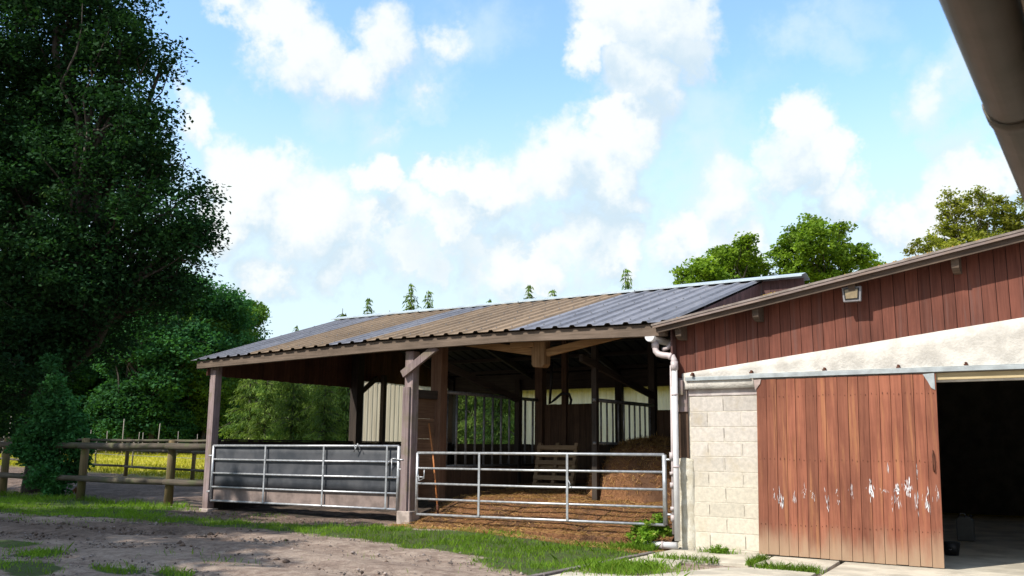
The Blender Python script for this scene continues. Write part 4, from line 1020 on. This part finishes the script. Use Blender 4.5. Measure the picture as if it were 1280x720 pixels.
# conifers behind the barn
def conifer(label, base, h, rad, seed, mat, group=None):
    base = Vector(base); root = thing('conifer_tree', label, 'conifer', base, group); r = random.Random(seed)
    b = MB(); b.tube([base-Vector((0, 0, .2)), base+Vector((.05, 0, h*.5)), base+Vector((0, .1, h))], [.16, .09, .012], 8)
    P = []; T = []
    zz = .25
    while zz < h-.1:
        f = zz/h; n = 6 if f < .85 else 4
        for k in range(n):
            a = r.uniform(0, 6.28); L = rad*(1-f)**.8*r.uniform(.6, 1.12) + .12; d = Vector((math.cos(a), math.sin(a), 0)); p0 = base + Vector((0, 0, zz))
            if r.random() < .5: b.tube([p0, p0+d*L*.5+Vector((0, 0, .05*L)), p0+d*L+Vector((0, 0, -.18*L))], [.025, .018, .006], 5)
            m = max(4, int(L*(34 if f < .72 else 20))); t0 = r.random()
            for j in range(m):
                s = (j+r.random())/m; q = p0 + d*L*s + Vector((0, 0, .10*L*s - .30*L*s*s)) ; sp = .30*(1-s*.6)*min(1, L)
                P.append(q + Vector((r.gauss(0, sp), r.gauss(0, sp), -abs(r.gauss(0, sp*1.0))))); T.append(min(1, t0*.6 + r.random()*.2 + .25*s))
        zz += .20 + .16*(1-f)
    b.build('trunk', m_bark, root, smooth=True)
    P = np.array([tuple(p) for p in P]); rg = np.random.default_rng(seed); n = len(P)
    out = P - np.array(base); out[:, 2] = 0; out /= np.linalg.norm(out, axis=1)[:, None]+1e-6
    a = out*.6 + rg.normal(0, .35, (n, 3)) + np.array([0, 0, -.75]); a /= np.linalg.norm(a, axis=1)[:, None]; q = np.cross(a, rg.normal(0, 1, (n, 3))); q /= np.linalg.norm(q, axis=1)[:, None]
    s = rg.uniform(.6, 1.3, (n, 1)); V = np.stack([P-a*.12*s, P-q*.038*s, P+a*.18*s, P+q*.038*s], 1).reshape(-1, 3)
    link_mesh('crown', V, np.arange(4*n).reshape(n, 4), mat, root, np.repeat(np.array(T), 4)); return root
GC = 'drooping conifers behind the open barn'; LC = 'drooping green conifer standing behind the open barn'
c0 = conifer(LC, gpos(508, 50), 9.95, 2.2, 60, m_conif, GC); c1 = conifer(LC, gpos(420, 40), 7.2, 2.6, 61, m_conif, GC)
for i, (u, d, s) in enumerate(((531, 51, .97), (611, 53, .985), (661, 53, 1.02), (691, 54, 1.0), (785, 54, 1.07), (455, 44, .76), (390, 46, .66), (350, 48, .62), (310, 52, .60), (435, 36, .62), (575, 42, .72), (600, 38, .62), (640, 41, .70), (560, 38, .55), (480, 47, .8), (365, 40, .6), (625, 35, .5), (405, 35, .5), (715, 47, .8), (330, 44, .58))):
    copies(c0 if i < 5 or i % 2 else c1, gpos(u, d), s if (i < 5 or i % 2) else s*1.35, random.uniform(0, 6.28))
# bright trees behind the barns on the right
def px_tree(label, blobs, d, u0, mat, seed, n_tw, bark=m_bark, name='broadleaf_tree', leaf=(.19, .12), tw=.42):
    base = gpos(u0, d); L = []; r = random.Random(seed)
    for (u, v, rp) in blobs:
        c = at(u, v, d+r.uniform(-1.5, 1.5)); L.append((c.x, c.y, c.z, rp/FPX*d))
    top = min(l[2] for l in L)-base.z
    return tree(name, label, base, L, (.1, 0, max(1.5, top*.75)), .22, mat, int(n_tw*1.35), 34, tw, leaf, seed, None, bark, .35)
px_tree('rounded bright green tree behind the roofs, left of the taller one', [(925, 318, 22), (905, 325, 20), (880, 335, 18), (945, 335, 20), (920, 345, 30), (855, 345, 14), (890, 360, 30), (940, 375, 30), (935, 300, 10)], 46, 910, m_lime, 71, 420)
px_tree('tall bright green tree behind the ridge, right of the rounded one', [(1020, 300, 26), (995, 300, 22), (1045, 305, 22), (1075, 322, 18), (1000, 330, 28), (1040, 335, 30), (975, 320, 16), (1090, 335, 10), (1015, 280, 14), (1020, 370, 40), (975, 360, 26), (1050, 285, 12)], 47, 1018, m_lime, 72, 560)
px_tree('airy yellow-green tree over the gable at the right', [(1220, 258, 22), (1190, 262, 18), (1250, 260, 22), (1205, 285, 24), (1180, 295, 20), (1245, 290, 26), (1275, 275, 24), (1160, 305, 13), (1140, 310, 10), (1230, 240, 10), (1290, 250, 22), (1220, 330, 50), (1300, 300, 40), (1185, 240, 8)], 42, 1228, m_lime2, 73, 430, m_palebark, tw=.34, leaf=(.16, .10))
# slim pale young trunks at the edge of the wood
GS = 'slim pale saplings along the edge of the wood'
sap = None
for u, h in ((11, 2.6), (32, 2.0), (113, 2.2), (134, 2.3), (154, 3.0), (174, 2.0), (179, 2.2), (199, 2.9), (223, 2.1), (62, 2.4), (95, 2.2), (247, 2.0)):
    p = gpos(u, 58)
    if sap is None:
        sap = thing('sapling', 'slim pale young trunk at the edge of the wood', 'sapling', p, GS)
        b = MB(); b.tube([p, p+Vector((.03, 0, 1.3)), p+Vector((0, .03, 2.6))], [.055, .045, .03], 8); b.build('stem', m_palebark, sap, smooth=True)
    else: copies(sap, p, h/2.6*.72, u)
# trees standing out of sight to the left of the yard: their shade lies on the left half of it
for k, (bx, by, h, rad, lab) in enumerate(((-20.5, 1.5, 13.5, 4.2, 'broadleaf tree at the left side of the yard, nearest the barn corner'), (-28, 5.5, 14, 4.5, 'broadleaf tree at the left side of the yard, close to the fence line'), (-16.5, -5.5, 15, 4.2, 'broadleaf tree at the left side of the yard, behind the viewer'))):
    tree('broadleaf_tree', lab, (bx, by, .1), shift(round_lobes(90+k, h, rad, 15, .3), (bx, by, .1)), (.1, 0, 4), .3, m_wood1, 430, 30, .8, (.4, .28), 95+k, shell=.3)

# ------------------------------------------------------------------ grass, weeds, pebbles
def blades(px, py, pz, h, w, seed):
    r = np.random.default_rng(seed); n = len(px); a = r.uniform(0, 2*math.pi, n); lean = r.normal(0, .45, (n, 2))
    hh = h*r.uniform(.5, 1.25, n); p = np.stack([px, py, pz], 1); s = np.stack([np.cos(a), np.sin(a), np.zeros(n)], 1)*(w*r.uniform(.7, 1.3, n))[:, None]
    tip = p + np.stack([lean[:, 0]*hh, lean[:, 1]*hh, hh], 1); mid = p + np.stack([lean[:, 0]*hh*.35, lean[:, 1]*hh*.35, hh*.6], 1)
    V = np.stack([p-s/2, p+s/2, mid+s*.38, tip, mid-s*.38], 1).reshape(-1, 3)
    return V, np.arange(5*n).reshape(n, 5), np.repeat(np.clip(r.beta(2, 2.2, n), 0, 1), 5)
n = 330000; px = rng.uniform(-30, -6.35, n); py = rng.uniform(5.6, 15, n)
gmk = grass_mask(px, py); cl = vnoise(px, py, .22, 61); cl2 = vnoise(px, py, .8, 64); keep = (rng.random(n) < gmk**1.3*np.clip((cl-.28)*2.2, .06, 1)*np.clip((cl2-.30)*4, .10, 1)); px, py = px[keep], py[keep]
hgt = .045 + .055*vnoise(px, py, .5, 62) + .05*sstep(.6, .8, vnoise(px, py, .3, 63)) + .07*sstep(13.4, 14.3, py)*sstep(-17.5, -18.2, px)
V, F, T = blades(px, py, ground_at(px, py)-.01, hgt, .010, 5)
tag(link_mesh('grass', V, F, m_grass, None, T), kind='stuff'); print('grass blades', len(px))
# rank grass at gate end, slab joints, wall foot
pts = []
def patch(n, f): pts.append(f(n))
patch(2600, lambda n: np.stack([rng.normal(-5.75, .32, n), rng.normal(11.5, .38, n)], 1))
patch(900, lambda n: np.stack([-3.95 + rng.normal(0, .05, n) + np.linspace(-.4, .4, n)*1.0, 12.72 + np.linspace(-.05, .0, n)+rng.normal(0, .05, n)], 1))
patch(500, lambda n: np.stack([-4.56+rng.normal(0, .03, n), rng.uniform(12.9, 13.6, n)], 1))
patch(380, lambda n: np.stack([rng.normal(-5.42, .13, n), rng.normal(13.98, .05, n)], 1))
patch(500, lambda n: np.stack([rng.uniform(-6.0, -5.0, n), 12.92+rng.normal(0, .06, n)], 1))
patch(2600, lambda n: np.stack([-6.42-np.abs(rng.normal(0, .32, n)), rng.uniform(13.75, 14.35, n)], 1)*np.array([1, 1]))
pts = np.concatenate(pts)
V, F, T = blades(pts[:, 0], pts[:, 1], np.full(len(pts), .0), .06 + .07*rng.random(len(pts)), .009, 6)
tag(link_mesh('grass', V, F, m_grass, None, T), kind='stuff')
wl = [(-6.62, 14.28, .40, .20), (-6.42, 14.30, .30, .16), (-6.88, 14.25, .26, .16), (-6.62, 14.0, .2, .16), (-6.8, 13.95, .14, .12)]
tree('weed', 'leafy green weed growing round the end of the open-barred gate', (-6.6, 14.3, .1), wl, (0, 0, .15), .01, m_grass, 90, 22, .09, (.07, .04), 80, shell=.2, limbs=False, cat='weed')
tree('weed', 'small green weed at the foot of the block wall', (-5.42, 13.97, .02), [(-5.42, 13.97, .08, .09), (-5.3, 13.97, .06, .06)], (0, 0, .06), .006, m_grass, 30, 12, .05, (.05, .02), 81, shell=.2, limbs=False, cat='weed')
n = 42000; px = rng.uniform(-55, -18.2, n); py = 20.6 + 40*rng.random(n)**1.7
mk = py + (px+28)*.09 > 21.4; px, py = px[mk], py[mk]
V, F, T = blades(px, py, gz(px, py)-.02, .10+.25*vnoise(px, py, 2.5, 70)**2 + .25*sstep(34, 50, py), .03, 8)
tag(link_mesh('meadow_grass', V, F, m_meadow, None, T), kind='stuff')
n = 9000; px = rng.uniform(-20, -6.4, n); py = rng.uniform(5.5, 13.9, n)
keep = rng.random(n) < (1-grass_mask(px, py))*(.25+.75*sstep(.5, .65, vnoise(px, py, .8, 71))); px, py = px[keep], py[keep]; n = len(px)
s = rng.gamma(2.0, .006, n)+.005; O = np.array([(1,0,0), (0,1,0), (-1,0,0), (0,-1,0), (0,0,.6), (0,0,-.6)]); 
V = (np.stack([px, py, ground_at(px, py)+.004], 1)[:, None, :] + O[None]*s[:, None, None]*rng.uniform(.6, 1.3, (n, 6, 1))).reshape(-1, 3)
f = np.array([(0,1,4), (1,2,4), (2,3,4), (3,0,4), (1,0,5), (2,1,5), (3,2,5), (0,3,5)]); F = (f[None] + (np.arange(n)*6)[:, None, None]).reshape(-1, 3)
tag(link_mesh('gravel', V, F, m_pebble, None, np.repeat(rng.random(n), 6)), kind='stuff')

n = 5200; px = rng.uniform(-22, -7, n); py = rng.uniform(5.5, 13.9, n)
md = np.clip(sstep(.34, .58, vnoise(px, py, 2.2, 21))*sstep(-9, -13, px) + sstep(.9, .2, np.abs(py-13.8))*sstep(-11.6, -12.3, px), 0, 1)
keep = rng.random(n) < (1-grass_mask(px, py))*(.06+.94*md*sstep(.42, .62, vnoise(px, py, .6, 72))); px, py = px[keep], py[keep]; n = len(px)
s = rng.gamma(2.0, .008, n)+.006
V = (np.stack([px, py, ground_at(px, py)+.004], 1)[:, None, :] + O[None]*s[:, None, None]*rng.uniform(.5, 1.5, (n, 6, 1))).reshape(-1, 3)
F = (f[None] + (np.arange(n)*6)[:, None, None]).reshape(-1, 3)
tag(link_mesh('mud_clods', V, F, plain('mud_clod', (.15,.105,.08), .95, 0, .5, 12, .4, tintvar=.9), None, np.repeat(rng.random(n), 6), None, True), kind='stuff')

# ------------------------------------------------------------------ the house whose eave hangs over the viewer
hs_ = thing('farmhouse', 'near building at the right edge with brown half-round gutter overhead', 'building', (2, 0, 0))
gxc, gzc, gr = -.205, 2.665, .075
ang = np.linspace(math.pi*1.0, 2*math.pi, 16)
V = []
for yy in (-5.0, 6.0): V += [(gxc+gr*math.cos(a), yy, gzc+gr*math.sin(a)) for a in ang]
gt = link_mesh('gutter', V, [(i, i+1, 17+i, 16+i) for i in range(15)], m_gutter, hs_, [.5]*32, None, True); sd = gt.modifiers.new('thick', 'SOLIDIFY'); sd.thickness = .005; sd.offset = -1
b = MB(); b.tube([(gxc-gr, -5, gzc), (gxc-gr, 6, gzc)], .0075, 8); b.build('rim', m_gutterrim, gt, smooth=True)
V = []
for yy in (3.08, 3.19): V += [(gxc+(gr+.011)*math.cos(a), yy, gzc+(gr+.011)*math.sin(a)) for a in ang]
jt = link_mesh('joint_sleeve', V, [(i, i+1, 17+i, 16+i) for i in range(15)], m_gutter, gt, [.5]*32, None, True); sd = jt.modifiers.new('thick', 'SOLIDIFY'); sd.thickness = .006; sd.offset = 1
b = MB(); b.box(-.115, -.09, -5, 6, 2.60, 2.78); b.build('fascia', m_soffit, hs_)
b = MB(); b.box(-.088, .62, -5, 6, 2.61, 2.63); b.build('soffit', m_soffit, hs_)
b = MB(); b.add([(-.22, -5.1, 2.79), (-.22, 6.1, 2.79), (4.2, 6.1, 5.2), (4.2, -5.1, 5.2), (8.6, 6.1, 2.79), (8.6, -5.1, 2.79)], [(0,1,2,3), (3,2,4,5)], .5)
rf = b.build('roof', m_rooftile, hs_); sd = rf.modifiers.new('thick', 'SOLIDIFY'); sd.thickness = .03; sd.offset = 1
b = MB(); b.prism([(.6, -.05), (7.8, -.05), (7.8, 2.62), (.6, 2.62)], 'y', -5, 5.9); b.build('wall', m_tilewall, hs_)
